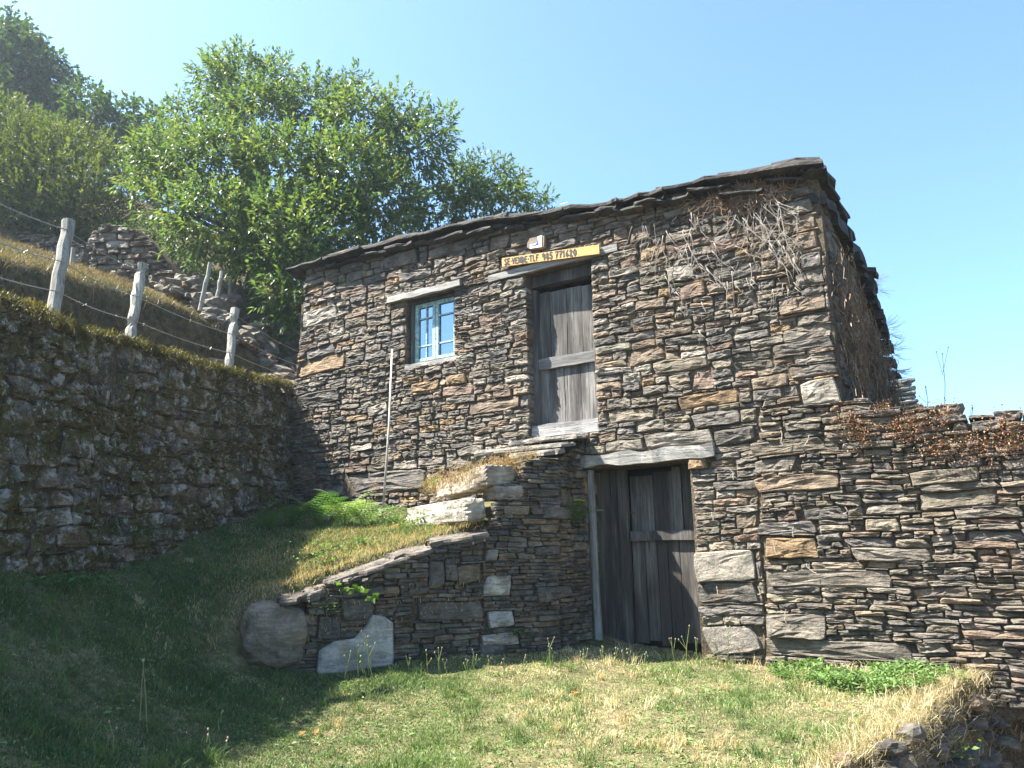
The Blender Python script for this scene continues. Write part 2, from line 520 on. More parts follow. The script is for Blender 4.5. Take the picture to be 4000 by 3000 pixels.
def stone_geo(fr, rect, rng, warp, gap=0.003, back=0.10, proud=(0.0, 0.045), rough=0.016, lens=0.6, off0=0.0):
    s0, s1, v0, v1 = rect
    pts, hs_, hv = stone_outline(s0, s1, v0, v1, rng, gap, lens)
    n = len(pts)
    cs, cv = (s0 + s1) / 2, (v0 + v1) / 2
    p = off0 + rng.uniform(*proud)
    edge = min(0.28 * hv, rng.uniform(0.004, 0.012)); ts, tv = rng.uniform(-0.07, 0.07), rng.uniform(-0.20, 0.14)
    seed = rng.uniform(0, 90); ph = rng.uniform(0, 9)
    cj, cvj = cs + rng.uniform(-0.3, 0.3) * hs_, cv + rng.uniform(-0.25, 0.25) * hv
    V, Fc = [], []
    rings = ((1.0, -back, 0), (1.0, p - edge * 1.3, 1), (None, p, 1)) + (((0.5, p + edge * 0.6, 1),) if hs_ * hv < 0.0035 else ((0.80, p + edge * 0.3, 1), (0.58, p + edge * 0.5, 1), (0.34, p + edge * 0.6, 1)))
    NR = len(rings) - 1
    for ri, (sc, off, nzf) in enumerate(rings):
        for (s, v) in pts:
            if sc is None: a, b = cs + (s - cs) * (1 - edge * rng.uniform(0.7, 1.6) / hs_), cv + (v - cv) * (1 - edge * rng.uniform(0.6, 1.5) / hv)
            elif sc == 1.0: a, b = s, v
            else: q_ = 0.25 if NR == 3 else 0.10; a, b = cj + (s - cj) * sc * rng.uniform(1 - q_, 1 + q_), cvj + (v - cvj) * sc * rng.uniform(1 - q_, 1 + q_)
            o = off
            if ri >= 1:
                o += rough * noise.noise(Vector((a * 7 + seed, b * 18, ph))) * (0.8 if ri == 1 else 1.1) + rough * 0.9 * noise.noise(Vector((a * 26, b * 44 + seed, ph)))
                o += (ts * (a - cs) * 0.6 + tv * (b - cv)) * (1.0 if ri >= 2 else 0.8)
                if ri >= 3: o += rng.uniform(-0.4, 0.45) * rough * 0.6
            ws, wv = warp(a, b)
            V.append(fr.w(ws, wv, o))
    ws, wv = warp(cj, cvj)
    V.append(fr.w(ws, wv, p + edge * 0.7 + rough * noise.noise(Vector((cj * 9 + seed, cvj * 24, ph)))))
    for r in range(NR):
        for k in range(n):
            Fc.append((r * n + k, r * n + (k + 1) % n, (r + 1) * n + (k + 1) % n, (r + 1) * n + k))
    for k in range(n): Fc.append((NR * n + k, NR * n + (k + 1) % n, (NR + 1) * n))
    if (Vector(fr.T).cross(Vector(fr.U))).dot(Vector(fr.N)) < 0: Fc = [q[::-1] for q in Fc]
    return V, Fc

def lay_wall(fr, rects, parent, mat, weights, rng, warp, limit=300, opts=None, per=None, part='stone', gmat=None):
    """every rect becomes a stone: the largest as objects of their own, the rest joined"""
    items = sorted(rects, key=lambda r: -(r[1] - r[0]) * (r[3] - r[2]) - (10 if r[4] else 0))
    rest = MB()
    for k, (s0, s1, v0, v1, ex) in enumerate(items):
        o = dict(opts or {})
        if per: o.update(per(s0, s1, v0, v1) or {})
        tint = pick_tint(rng, weights); mt = mat
        if ex:
            ex = dict(ex)
            t = ex.pop('tint', None); g = ex.pop('granite', False)
            if t: f_ = rng.uniform(0.9, 1.1); tint = tuple(q * f_ for q in (TINT[t] if isinstance(t, str) else t))
            if g: mt = M_GRAN; o['rough'] = 0.007
            o.update(ex)
        V, Fc = stone_geo(fr, (s0, s1, v0, v1), rng, warp, **o)
        if k < limit:
            b = MB(); b.add(V, Fc, tint)
            b.build(part, mt, parent, smooth=False, origin=V[-1])
        else: rest.add(V, Fc, tint)
    if rest.v: rest.build('small_stones', mat, parent, smooth=False, kind='stuff')

# ------------------------------------------------------------------ ground
AP = lambda px, py, y: tuple(at_y(px, py, y))
lawn_f = tps([(1.16, 7.6, 0), (3.7, 5.95, -0.04), (0.5, 7.1, 0), (-1.2, 6.65, 0.02), (-2.1, 6.4, 0.08), (0, 4.2, -0.30), (1.6, 4.2, -0.30),
              (-1.5, 4.2, -0.20), (0, 0, -0.64), (-2.4, 4.3, 0.06), (-3.4, 5.2, 0.82), (-3.6, 3, 0.62), (-3.2, 0, 0.3), (2, 6, -0.12),
              (-2.75, 6.3, 0.42), (4.5, 5.2, -0.1), (-3.0, 7.5, 1.15), (2.2, -2, -0.8), (1.2, 5.8, -0.14)])
up_f = tps([AP(1130, 1965, 10.1), AP(1450, 1985, 9.3), AP(1600, 2050, 8.2), AP(1880, 2080, 7.05), AP(1550, 2160, 6.85), AP(1200, 2285, 6.55),
            AP(960, 2340, 6.45), (-3.42, 5.3, 0.82), AP(600, 2085, 7.6), (-3.6, 3, 0.62), AP(1750, 2040, 7.6), (0.2, 8.0, 1.5), AP(1300, 2130, 7.4), AP(800, 2190, 7.2)])

def behind_ramp(x, y):
    d = -((x - RA.o[0]) * RA.N[0] + (y - RA.o[1]) * RA.N[1])
    s = (x - RA.o[0]) * RA.T[0] + (y - RA.o[1]) * RA.T[1]
    return d, s

def ground(x, y):
    x = np.asarray(x, float); y = np.asarray(y, float)
    d, s = behind_ramp(x, y)
    far = sstep(-RLEN + 0.25, -RLEN - 0.6, s)
    w = sstep(0.10 - 0.9 * far, 0.24 + 0.9 * far, d)
    w = np.where(s > -0.10, 0.0, w)
    z = lawn_f(x, y) * (1 - w) + up_f(x, y) * w
    return z + 0.018 * nz2(x, y, 1.9, 3) + 0.010 * nz2(x, y, 6.1, 4)

def fa_dist(x, y): return (x - FA.o[0]) * FA.N[0] + (y - FA.o[1]) * FA.N[1]
def mo_dist(x, y): return (x - MO.o[0]) * MO.T[1] - (y - MO.o[1]) * MO.T[0]      # > 0 on the lawn side

edge_px = [(4150, 2670), (4000, 2690), (3850, 2715), (3700, 2765), (3610, 2815), (3545, 2880), (3450, 2945), (3250, 3000)]
EDGE = [tuple(at_z(px, py, -0.13 - 0.02 * i)[:2]) for i, (px, py) in enumerate(edge_px)] + [(1.25, 3.3), (1.05, 2.0), (1.0, -3.0)]
LAWN_POLY = EDGE + [(-6, -3), (-6, 13), (7, 13)]

def grid_mesh(name, xs, ys, zf, keep, mat):
    X, Y = np.meshgrid(xs, ys); Zv = zf(X, Y)
    n = X.shape[1]
    idx = np.arange(X.size).reshape(X.shape)
    Fq = np.stack([idx[:-1, :-1], idx[:-1, 1:], idx[1:, 1:], idx[1:, :-1]], -1).reshape(-1, 4)
    cx = (X[:-1, :-1] + X[1:, 1:]).ravel() / 2; cy = (Y[:-1, :-1] + Y[1:, 1:]).ravel() / 2
    Fq = Fq[keep(cx, cy)]
    V = np.stack([X.ravel(), Y.ravel(), Zv.ravel()], 1)
    used = np.unique(Fq); remap = np.zeros(len(V), int); remap[used] = np.arange(len(used))
    me = mesh_np(name, V[used], remap[Fq])
    return link(name, me, mat)

lawn = grid_mesh('lawn', np.arange(-5, 5.2, 0.06), np.arange(-3, 11, 0.06), ground,
                 lambda x, y: (fa_dist(x, y) > -0.25) & (mo_dist(x, y) > -0.15) & inside(LAWN_POLY, x, y), M_LAWN)
lawn['kind'] = 'structure'

CREST = [tuple(at_y(px, py, y)) for px, py, y in [(-500, 905, 6.6), (0, 1008, 7.9), (300, 1085, 9.0), (700, 1203, 10.6), (1000, 1390, 11.6), (1110, 1490, 12.0)]]
hill_f = tps(list(CREST) + [AP(0, 1016, 9.3), AP(300, 1092, 10.3), AP(700, 1209, 11.7), AP(150, 1052, 9.9), (CREST[0][0] - 1.5, -3, 3.8), (-7, 3, 4.0), AP(450, 1110, 14), AP(150, 1015, 15.5), AP(970, 1170, 14.2), AP(1120, 1330, 13.2), (-20, 22, 12.5), (-12, 30, 13.0), (-12.4, 20, 11.3), (-9.3, 20, 9.9), (-16, 20, 12.5), (-30, 10, 11),
              (-9, 3, 4.4), (-15, -4, 6), (0, 13, 3.3), (4, 12, 2.0), (3.2, 9, 1.92), (5, 6.2, 1.75), (8, 9, 0.8), (12, 20, -3), (0, 30, 4),
              (20, 40, -8), (-6, 40, 9), (3.7, 7.2, 1.98), (4.6, 5.4, 1.7), (30, 5, -6), (-40, 40, 20), (-8.5, 13, 6.3)])
terr_f = tps([(-3.95, 5.3, 2.72), (-3.4, 7.8, 2.86), (-2.98, 10.2, 2.98), (-4.4, 2, 2.6), (-4.5, -3, 2.5), (-5.3, 7, 3.0), (-4.4, 9.5, 3.15), (-3.6, 11.3, 3.35), (-7, 2, 2.9), (-3.0, 12.2, 3.6)])
def crest_dist(x, y):
    """> 0 uphill (left) of the crest of the bank"""
    best = np.full(np.shape(x), 1e9); sg = np.ones(np.shape(x))
    P = [(CREST[0][0] - 1.2, -12)] + [c[:2] for c in CREST] + [(CREST[-1][0] + 0.5, 12.8)]
    for (x0, y0), (x1, y1) in zip(P[:-1], P[1:]):
        dx, dy = x1 - x0, y1 - y0; t = np.clip(((x - x0) * dx + (y - y0) * dy) / (dx * dx + dy * dy), 0, 1)
        d = np.hypot(x - x0 - t * dx, y - y0 - t * dy); c = dx * (y - y0) - dy * (x - x0)
        m = d < best; best = np.where(m, d, best); sg = np.where(m, np.sign(c), sg)
    return best * sg
def hill(x, y):
    x = np.asarray(x, float); y = np.asarray(y, float)
    r = np.clip(np.hypot(x + 4, y - 10) / 14, 0.15, 1)
    w = sstep(-0.34, -0.02, crest_dist(x, y) + 0.10 * nz2(x, y, 1.7, 51) + 0.05 * nz2(x, y, 5, 52))
    w = np.where((y > 12.6) | ((x > -2.9) & (y > 9)), 1.0, w)
    up = hill_f(x, y)
    return np.minimum(terr_f(x, y), up) * (1 - w) + up * w + (0.09 * nz2(x, y, 0.9, 5) + 0.05 * nz2(x, y, 3.1, 6)) * r * 1.4
hx = np.concatenate([np.arange(-45, -10, 1.2), np.arange(-10, 6, 0.11), np.arange(6, 40, 1.5)])
hy = np.concatenate([np.arange(-14, 2, 1.0), np.arange(2, 17, 0.11), np.arange(17, 60, 1.5)])
hl = grid_mesh('hillside', hx, hy, hill, lambda x, y: (mo_dist(x, y) < -0.30) | (fa_dist(x, y) < -0.40), M_HILL)
hl['kind'] = 'structure'
pth = grid_mesh('path', np.arange(-1, 14, 0.5), np.arange(-14, 7.5, 0.5), lambda x, y: -0.85 - 0.02 * x + 0.03 * nz2(x, y, 0.7, 8), lambda x, y: fa_dist(x, y) > -0.6, M_PATH)
pth['kind'] = 'structure'
ter = grid_mesh('terrain', np.linspace(-900, 900, 60), np.linspace(-900, 900, 60),
                lambda x, y: -12 - 14 * sstep(20, 200, np.hypot(x, y)) + 60 * sstep(150, 900, np.hypot(x, y)) * np.clip(0.4 + nz2(x, y, 0.004, 2), 0, 1), lambda x, y: x == x, M_FAR)
ter['kind'] = 'structure'

# ------------------------------------------------------------------ the cottage
rng = random.Random(11)
cottage = thing('stone_cottage', FA.w(-1.4, 0, -0.3), 'old two-storey schist cottage with two plank doors and a slate roof', 'cottage')
HOLE_W = (-2.93, -2.17, 3.17, 4.03); HOLE_U = (-1.17, -0.34, 2.13, 4.0); HOLE_L = (-0.50, 0.60, -0.3, 1.75)
LIN_W = (-3.20, -2.06, 4.03, 4.12); LIN_U = (-1.66, -0.02, 4.0, 4.085); LIN_L = (-0.58, 0.86, 1.75, 1.91)

wall_px = [(1115, 2030), (1128, 1750), (1140, 1600), (1165, 1400), (1185, 1200), (1197, 1050), (1400, 985), (1700, 915), (2000, 855), (2300, 810), (2500, 775), (2800, 720),
           (3000, 680), (3160, 665), (3200, 880), (3245, 1200), (3285, 1560), (2962, 1600), (2955, 1750), (2968, 2050), (2985, 2300), (2990, 2575), (2235, 2590), (2235, 1810), (2030, 1850), (1700, 2060)]
wall_poly = [FA.uv(*p) for p in wall_px]
# core behind the stones: boxes round the openings
core = MB()
ss = sorted({-4.84, 2.0, 1.0, *HOLE_W[:2], *HOLE_U[:2], *HOLE_L[:2]}); vv = sorted({-0.4, 2.0, 4.35, *HOLE_W[2:], *HOLE_U[2:], *HOLE_L[2:]})
for i in range(len(ss) - 1):
    for j in range(len(vv) - 1):
        cs, cv = (ss[i] + ss[i + 1]) / 2, (vv[j] + vv[j + 1]) / 2
        if any(h[0] < cs < h[1] and h[2] < cv < h[3] for h in (HOLE_W, HOLE_U, HOLE_L)): continue
        if cs > 1.0 and cv < 2.0 and False: continue
        core.box(FA.w(cs, cv, -0.215), TA * (ss[i + 1] - ss[i]) / 2, NA * 0.208, Z * (vv[j + 1] - vv[j]) / 2)
core.box(FA.w(-2.0, 4.45, -0.25), TA * 2.7, NA * 0.19, Z * 0.11)
core.box(SI.w(1.75, 1.95, -0.24), Vector(SI.T) * 1.5, TA * 0.18, Z * 1.55)              # right side wall
core.box(FA.w(-4.58, 2.2, -1.65), TA * 0.2, NA * 1.25, Z * 2.2)                          # left side wall
core.box(FA.w(-1.5, 1.8, -3.05), TA * 3.5, NA * 0.2, Z * 1.75)                          # back wall
wall = core.build('wall', M_CORE, cottage)

def warp_fa(s, v):
    return s + 0.018 * noise.noise(Vector((s * 1.3, v * 1.9, 3))), v + 0.035 * noise.noise(Vector((s * 0.9, v * 1.1, 7))) + 0.012 * noise.noise(Vector((s * 4, v * 2, 1)))

def fx(fr, px0, py0, px1, py1, **ex):
    mx_, my = (px0 + px1) / 2, (py0 + py1) / 2
    a, _ = fr.uv(px0, my); b, _ = fr.uv(px1, my); _, c = fr.uv(mx_, py1); _, d = fr.uv(mx_, py0)
    return (min(a, b), max(a, b), min(c, d), max(c, d), ex)

fixed = [fx(FA, 1345, 1842, 1675, 1925, tint='blue', lens=0.3), fx(FA, 3130, 1490, 3285, 1592, tint='pale', proud=(0.03, 0.05)),
         fx(FA, 2718, 2150, 2950, 2268, tint=(0.22, 0.19, 0.15), granite=True, lens=0.2, proud=(0.04, 0.05)),
         fx(FA, 2722, 2272, 2960, 2352, tint='dark', lens=0.3), fx(FA, 2730, 2362, 2985, 2402, tint='blue', lens=0.15), fx(FA, 2735, 2440, 2980, 2556, tint='grey', lens=0.6, granite=True),
         fx(FA, 1183, 1205, 1318, 1268, tint='pale', lens=0.2), fx(FA, 1172, 1392, 1350, 1456, tint='ochre', lens=0.3), fx(FA, 1160, 1530, 1330, 1582, tint='dark'),
         fx(FA, 2605, 1040, 2712, 1106, tint='pale', lens=0.5), fx(FA, 2650, 1112, 2755, 1166, tint='red', lens=0.5), fx(FA, 2780, 1030, 2980, 1090, tint='dark'),
         fx(FA, 2550, 1395, 2770, 1448, tint='olive', lens=0.15), fx(FA, 2700, 1430, 2790, 1535, tint='red', lens=0.6), fx(FA, 2450, 1360, 2600, 1420, tint='brown'),
         fx(FA, 1870, 1225, 1960, 1270, tint='red', lens=0.5), fx(FA, 1740, 1460, 1830, 1500, tint='ochre'), fx(FA, 1610, 1490, 1720, 1530, tint='ochre'),
         fx(FA, 1730, 1500, 1850, 1550, tint='red'), fx(FA, 1830, 1560, 2030, 1610, tint='brown'), fx(FA, 2480, 1640, 2600, 1690, tint='grey'),
         fx(FA, 2700, 1615, 2900, 1670, tint='dark'), fx(FA, 2695, 1780, 2765, 1830, tint='ochre', proud=(0.04, 0.05)), fx(FA, 2000, 910, 2130, 960, tint='brown'),
         fx(FA, 1910, 925, 1990, 985, tint='brown'), fx(FA, 2390, 890, 2450, 940, tint='brown'), fx(FA, 2460, 880, 2550, 945, tint='brown'),
         fx(FA, 1500, 985, 1640, 1040, tint='grey'), fx(FA, 1330, 1010, 1420, 1060, tint='grey'), fx(FA, 1560, 1050, 1690, 1090, tint='blue')]
for k, (y0, y1, x0, t) in enumerate([(690, 745, 3010, 'dark'), (748, 790, 2985, 'dark'), (793, 850, 3030, 'grey'), (853, 908, 3050, 'brown'), (912, 985, 3070, 'brown'), (990, 1050, 3125, 'blue'),
                                     (1054, 1115, 3100, 'grey'), (1118, 1150, 3130, 'dark'), (1155, 1220, 3040, 'brown'), (1224, 1270, 3110, 'grey'), (1274, 1330, 3060, 'grey'),
                                     (1334, 1380, 3020, 'dark'), (1384, 1425, 3100, 'grey'), (1430, 1485, 3080, 'dark')]):
    fixed.append(fx(FA, x0, y0, 3172 + (y0 - 700) * 0.137, y1, tint=t, lens=0.3, back=0.4))
W_FA = [('grey', 5), ('olive', 3.2), ('brown', 2.4), ('dark', 1.8), ('blue', 1.6), ('ochre', 0.45), ('red', 0.8), ('pale', 0.6)]
holes = [HOLE_W, HOLE_U, HOLE_L, LIN_W, LIN_U, LIN_L]
rects = pack(wall_poly, 0.03, 0.0175, rng, ([1, 2, 3, 4, 5, 6, 8], [0.4, 1.6, 3.0, 3.6, 3.0, 2.0, 1.2]), (1.5, 5.0), fixed, holes)
def per_fa(s0, s1, v0, v1):
    for h in (HOLE_W, HOLE_U, HOLE_L):
        if s1 > h[0] - 0.05 and s0 < h[1] + 0.05 and v1 > h[2] - 0.03 and v0 < h[3]: return dict(back=0.42, proud=(0.0, 0.022))
    if s1 > 1.85 or s0 < -4.68: return dict(back=0.35)
lay_wall(FA, rects, wall, M_STONE, W_FA, rng, warp_fa, 300, dict(gap=0.0015, proud=(0.004, 0.028), rough=0.015, lens=0.5), per_fa)

# stones of the right side wall
side_poly = [(0.12, 1.7), (3.2, 1.9), (3.2, 3.6), (0.12, 4.2)]
sr = pack(side_poly, 0.05, 0.03, rng, ([2, 3, 4, 5], [2, 3, 3, 2]), (1.5, 4))
sidew = MB(); sidew.box(SI.w(1.75, 3.0, -0.26), Vector(SI.T) * 1.4, TA * 0.1, Z * 0.4)
side = sidew.build('side_wall', M_CORE, cottage)
lay_wall(SI, sr, side, M_STONE, [('dark', 4), ('grey', 3), ('blue', 2)], rng, lambda s, v: (s, v), 220, dict(gap=0.0025, proud=(0, 0.03), back=0.08))

# ---- roof: slates with real thickness
def plate(mb, c, ex, ey, nrm, thick, rng, n=4, jit=0.03, col=(0.1, 0.1, 0.11)):
    """irregular slab: outline in ex, ey half axes, thick along nrm"""
    c, ex, ey, nrm = Vector(c), Vector(ex), Vector(ey), Vector(nrm).normalized()
    base = []
    for i in range(n): base.append((-1 + 2 * i / n, -1))
    for i in range(n): base.append((1, -1 + 2 * i / n))
    for i in range(n): base.append((1 - 2 * i / n, 1))
    for i in range(n): base.append((-1, 1 - 2 * i / n))
    ls, lt = ex.length, ey.length
    lo, hi, m1 = [], [], []
    for (x, y) in base:
        q = c + ex * (x + rng.uniform(-jit, jit) / ls) + ey * (y + rng.uniform(-jit, jit) / lt)
        u = rng.uniform(0.85, 1.15) * thick / 2
        lo.append(q - nrm * u); hi.append(q + nrm * u + (c - q) * 0.02)
        m1.append(q + nrm * rng.uniform(-0.2, 0.2) * thick + (q - c).normalized() * rng.uniform(0, 0.012))
    N_ = len(base); V = lo + m1 + hi
    fs = [tuple(range(N_ - 1, -1, -1)), tuple(2 * N_ + k for k in range(N_))]
    for k in range(N_):
        fs.append((k, (k + 1) % N_, N_ + (k + 1) % N_, N_ + k)); fs.append((N_ + k, N_ + (k + 1) % N_, 2 * N_ + (k + 1) % N_, 2 * N_ + k))
    if ex.cross(ey).dot(nrm) < 0: fs = [q[::-1] for q in fs]
    mb.add(V, fs, col)

OV = 0.14
eave_px = [(1150, 1036, 1040), (1300, 1000, 1032), (1480, 945, 990), (1690, 895, 943), (1900, 850, 898), (2150, 815, 860), (2475, 762, 822), (2655, 713, 780), (2830, 683, 765), (3000, 652, 742), (3170, 640, 700)]
ev = [(FA.uv(x, t, OV), FA.uv(x, b, OV)) for x, t, b in eave_px]
es = [e[0][0] for e in ev]; et = [e[0][1] for e in ev]; eb = [e[1][1] for e in ev]
def eave_top(s): return float(np.interp(s, es, et))
def eave_bot(s): return float(np.interp(s, es, eb))
roofb = MB()
pts = []
for b in (0.05, 3.2):
    for s in (-4.9, 2.0):
        pts.append(FA.w(s, (eave_bot(s) + 0.05) - 0.15 * b, -b))
roofb.add(pts, [(0, 1, 3, 2)])
roofb.add([p - Z * 0.12 for p in pts], [(0, 2, 3, 1)])
roof = roofb.build('roof', M_CORE, cottage)
rr = random.Random(5)
def slate(s0, s1, b0, b1, zc, th, tilt=-0.15, jit=0.035):
    m = MB()
    sl = (eave_top(s1) - eave_top(s0)) / (s1 - s0)
    ex = (TA + Z * sl) * (s1 - s0) / 2; ey = (-NA + Z * tilt) * (b1 - b0) / 2
    g = rr.uniform(0.75, 1.2)
    plate(m, FA.w((s0 + s1) / 2, zc, -(b0 + b1) / 2), ex, ey, ex.cross(ey) if ex.cross(ey).z > 0 else ey.cross(ex), th, rr, 4, jit, (0.038 * g, 0.036 * g, 0.033 * g))
    m.build('slate', M_SLATE, roof, origin='mid')
brk = [-5.02, -4.35, -3.62, -2.72, -1.98, -1.35, -0.62, 0.02, 0.52, 1.15, 2.02]
for i in range(len(brk) - 1):
    a, b = brk[i] - 0.04, brk[i + 1] + 0.05
    c = (a + b) / 2; t = eave_top(c); bt = eave_bot(c); h = t - bt
    if i == len(brk) - 2: b = 2.09
    slate(a, b, -OV - rr.uniform(-0.02, 0.04), 0.55, t - 0.04 + rr.uniform(-0.008, 0.012) - 0.15 * 0.2, min(0.040, h * 0.5) + rr.uniform(0, 0.015))
    k = a                                                             # thinner slates under the big ones
    while k < b - 0.15:
        w = rr.uniform(0.22, 0.5)
        slate(k, min(k + w, b), -OV * rr.uniform(0.55, 0.95), 0.40, bt + h * rr.uniform(0.2, 0.42) - 0.04, rr.uniform(0.025, 0.04)); k += w - 0.03
slate(1.60, 2.07, -0.12, 0.5, eave_top(1.9) + 0.025, 0.05)
for r in range(1, 7):
    s = -5.05
    while s < 1.95:
        w = rr.uniform(0.45, 0.85); s1 = min(s + w, 2.05)
        bb = r * 0.47
        slate(s, s1 + 0.03, bb - 0.12, bb + 0.5, eave_top((s + s1) / 2) + 0.005 - 0.15 * (bb + 0.19) + rr.uniform(-0.01, 0.02), rr.uniform(0.03, 0.05)); s = s1
# slates and bonders jutting out along the right side
for (b0, b1, v, out_, th) in [(0.0, 0.5, 4.06, 0.07, 0.10), (0.35, 0.9, 3.99, 0.08, 0.12), (0.8, 1.4, 3.98, 0.10, 0.13), (1.2, 1.7, 3.88, 0.13, 0.09), (1.6, 2.1, 3.86, 0.10, 0.14), (1.85, 2.15, 3.92, 0.20, 0.05),
                              (1.85, 2.2, 3.78, 0.13, 0.20), (2.1, 2.5, 3.66, 0.12, 0.12), (2.4, 2.8, 3.56, 0.14, 0.12), (2.7, 3.1, 3.46, 0.14, 0.12), (2.9, 3.2, 3.30, 0.13, 0.12), (3.0, 3.25, 3.12, 0.13, 0.10), (3.0, 3.25, 2.96, 0.17, 0.05), (3.0, 3.25, 2.78, 0.10, 0.08), (3.0, 3.25, 2.6, 0.12, 0.05)]:
    m = MB()
    plate(m, SI.w((b0 + b1) / 2, v, out_ / 2 - 0.06), Vector(SI.T) * (b1 - b0) / 2, TA * (out_ / 2 + 0.06) - Z * 0.02, Z, th, rr, 4, 0.03, (0.038, 0.036, 0.033))
    m.build('slate', M_SLATE, roof, origin='mid')

# ---- beams, doors, window
def beam(name, s0, s1, v0, v1, f0, f1, mat, parent, rng=rng, rise=0.0, jit=0.006, col=(1, 1, 1), seg=8):
    """a hewn piece between offsets f0..f1, several sections with uneven edges"""
    m = MB(); n = seg; V, Fq = [], []
    for i in range(n + 1):
        t = i / n; s = s0 + (s1 - s0) * t
        for (v, f) in ((v0, f0), (v0, f1), (v1, f1), (v1, f0)):
            V.append(FA.w(s, v + rise * t + rng.uniform(-jit, jit), f + rng.uniform(-jit, jit)))
    for i in range(n):
        for k in range(4): Fq.append((i * 4 + k, i * 4 + (k + 1) % 4, (i + 1) * 4 + (k + 1) % 4, (i + 1) * 4 + k))
    Fq += [(3, 2, 1, 0), tuple(n * 4 + k for k in range(4))]
    m.add(V, [q[::-1] for q in Fq], col)
    return m.build(name, mat, parent, origin='mid')

def plank(name, s0, s1, v0, v1, f, th, parent, rng=rng, col=None, mat=M_WOODV, skew=0.0, dark=1.0):
    m = MB(); V, Fq = [], []; n = 5
    g = col or (lambda q: (q, q * 0.94, q * 0.86))(rng.uniform(0.75, 1.15) * dark)
    for i in range(n + 1):
        t = i / n; v = v0 + (v1 - v0) * t; a = rng.uniform(-0.003, 0.003); b = rng.uniform(-0.003, 0.003)
        if i == n: v += rng.uniform(-0.01, 0.01)
        for (s, o) in ((s0 + a, f - th), (s1 + b, f - th), (s1 + b, f), (s0 + a, f)): V.append(FA.w(s + skew * t, v, o))
    for i in range(n):
        for k in range(4): Fq.append((i * 4 + k, i * 4 + (k + 1) % 4, (i + 1) * 4 + (k + 1) % 4, (i + 1) * 4 + k))
    Fq += [(3, 2, 1, 0), tuple(n * 4 + k for k in range(4))]
    m.add(V, Fq, g)
    return m.build(name, mat, parent, origin='mid')

# window
beam('lintel', LIN_W[0], LIN_W[1], 4.035, 4.115, -0.42, 0.055, M_WOODH, cottage, rise=0.0)
beam('window_sill', -2.93, -2.14, 3.14, 3.20, -0.33, 0.01, M_WOODH, cottage)
wf = MB()
f1, f0 = -0.08, -0.13
ws0, ws1, wv0, wv1 = -2.90, -2.19, 3.20, 4.02
for (a, b, c, d) in ((ws0, ws0 + 0.035, wv0, wv1), (ws1 - 0.035, ws1, wv0, wv1), (ws0 + 0.035, ws1 - 0.035, wv1 - 0.035, wv1), (ws0 + 0.035, ws1 - 0.035, wv0, wv0 + 0.03)):
    wf.box(FA.w((a + b) / 2, (c + d) / 2, f0 + 0.02), TA * (b - a) / 2, NA * 0.045, Z * (d - c) / 2)
window = wf.build('window', M_WOODV, cottage, origin='mid')
mid = (ws0 + ws1) / 2
for k, (a, b) in enumerate(((ws0 + 0.036, mid - 0.004), (mid + 0.004, ws1 - 0.036))):
    sm = MB(); c0, c1 = wv0 + 0.032, wv1 - 0.037
    for (p, q, r, t) in ((a, a + 0.042, c0, c1), (b - 0.042, b, c0, c1), (a + 0.042, b - 0.042, c1 - 0.05, c1), (a + 0.042, b - 0.042, c0, c0 + 0.045)):
        sm.box(FA.w((p + q) / 2, (r + t) / 2, f0 + 0.01), TA * (q - p) / 2, NA * 0.018, Z * (t - r) / 2)
    sm.build('sash', M_TEAL, window, origin='mid')
    hgt = c1 - c0
    rows_ = [c0 + 0.045, c0 + 0.27 * hgt, c0 + 0.74 * hgt, c1 - 0.05]
    for r_ in rows_[1:3]:
        mb = MB(); mb.box(FA.w((a + b) / 2, r_, f0 + 0.008), TA * ((b - a) / 2 - 0.043), NA * 0.012, Z * 0.008); mb.build('glazing_bar', M_TEAL, window, origin='mid')
    xs_ = [a + 0.042, b - 0.042]
    if k == 0:
        xs_ = [a + 0.042, (a + b) / 2 + 0.01, b - 0.042]
        mb = MB(); mb.box(FA.w(xs_[1], (c0 + c1) / 2, f0 + 0.004), TA * 0.008, NA * 0.010, Z * (hgt / 2 - 0.05)); mb.build('glazing_bar', M_TEAL, window, origin='mid')
    for i in range(len(xs_) - 1):
        for j in range(3):
            mb = MB(); mb.box(FA.w((xs_[i] + xs_[i + 1]) / 2, (rows_[j] + rows_[j + 1]) / 2, f0 - 0.004), TA * (xs_[i + 1] - xs_[i]) / 2, NA * 0.002, Z * (rows_[j + 1] - rows_[j]) / 2)
            mb.build('pane', M_GLASS, window, origin='mid')
bk = MB(); bk.box(FA.w(mid, (wv0 + wv1) / 2, -0.5), TA * 0.5, NA * 0.01, Z * 0.6); bk.build('window_dark_backing', M_INK, cottage, origin='mid')  # black sheet stands in for the dark room behind the panes

# upper door
beam('lintel', LIN_U[0], LIN_U[1], 4.005, 4.08, -0.30, 0.035, M_WOODH, cottage, rise=0.0)
beam('lintel', -1.16, -0.35, 3.86, 3.995, -0.40, -0.10, M_WOODV, cottage, col=(0.45, 0.4, 0.38))
du = MB()
D0, D1 = -1.145, -0.355
for (a, b) in ((-1.165, -1.10), (-0.40, -0.345)): du.box(FA.w((a + b) / 2, 2.98, -0.15), TA * (b - a) / 2, NA * 0.045, Z * 0.85)
updoor = du.build('door', M_WOODV, cottage, origin='mid'); updoor['label'] = 'pale weathered upper plank door above the ramp landing'
xs_ = [-1.098, -0.955, -0.745, -0.555, -0.40]
for i in range(4): plank('plank', xs_[i] + 0.003, xs_[i + 1] - 0.003, 2.97, 3.79 + rng.uniform(-0.02, 0.02), -0.16, 0.02, updoor, col=(lambda q: (q, q * 0.96, q * 0.90))(rng.uniform(0.62, 0.8)))
xs_ = [-1.098, -0.80, -0.60, -0.40]
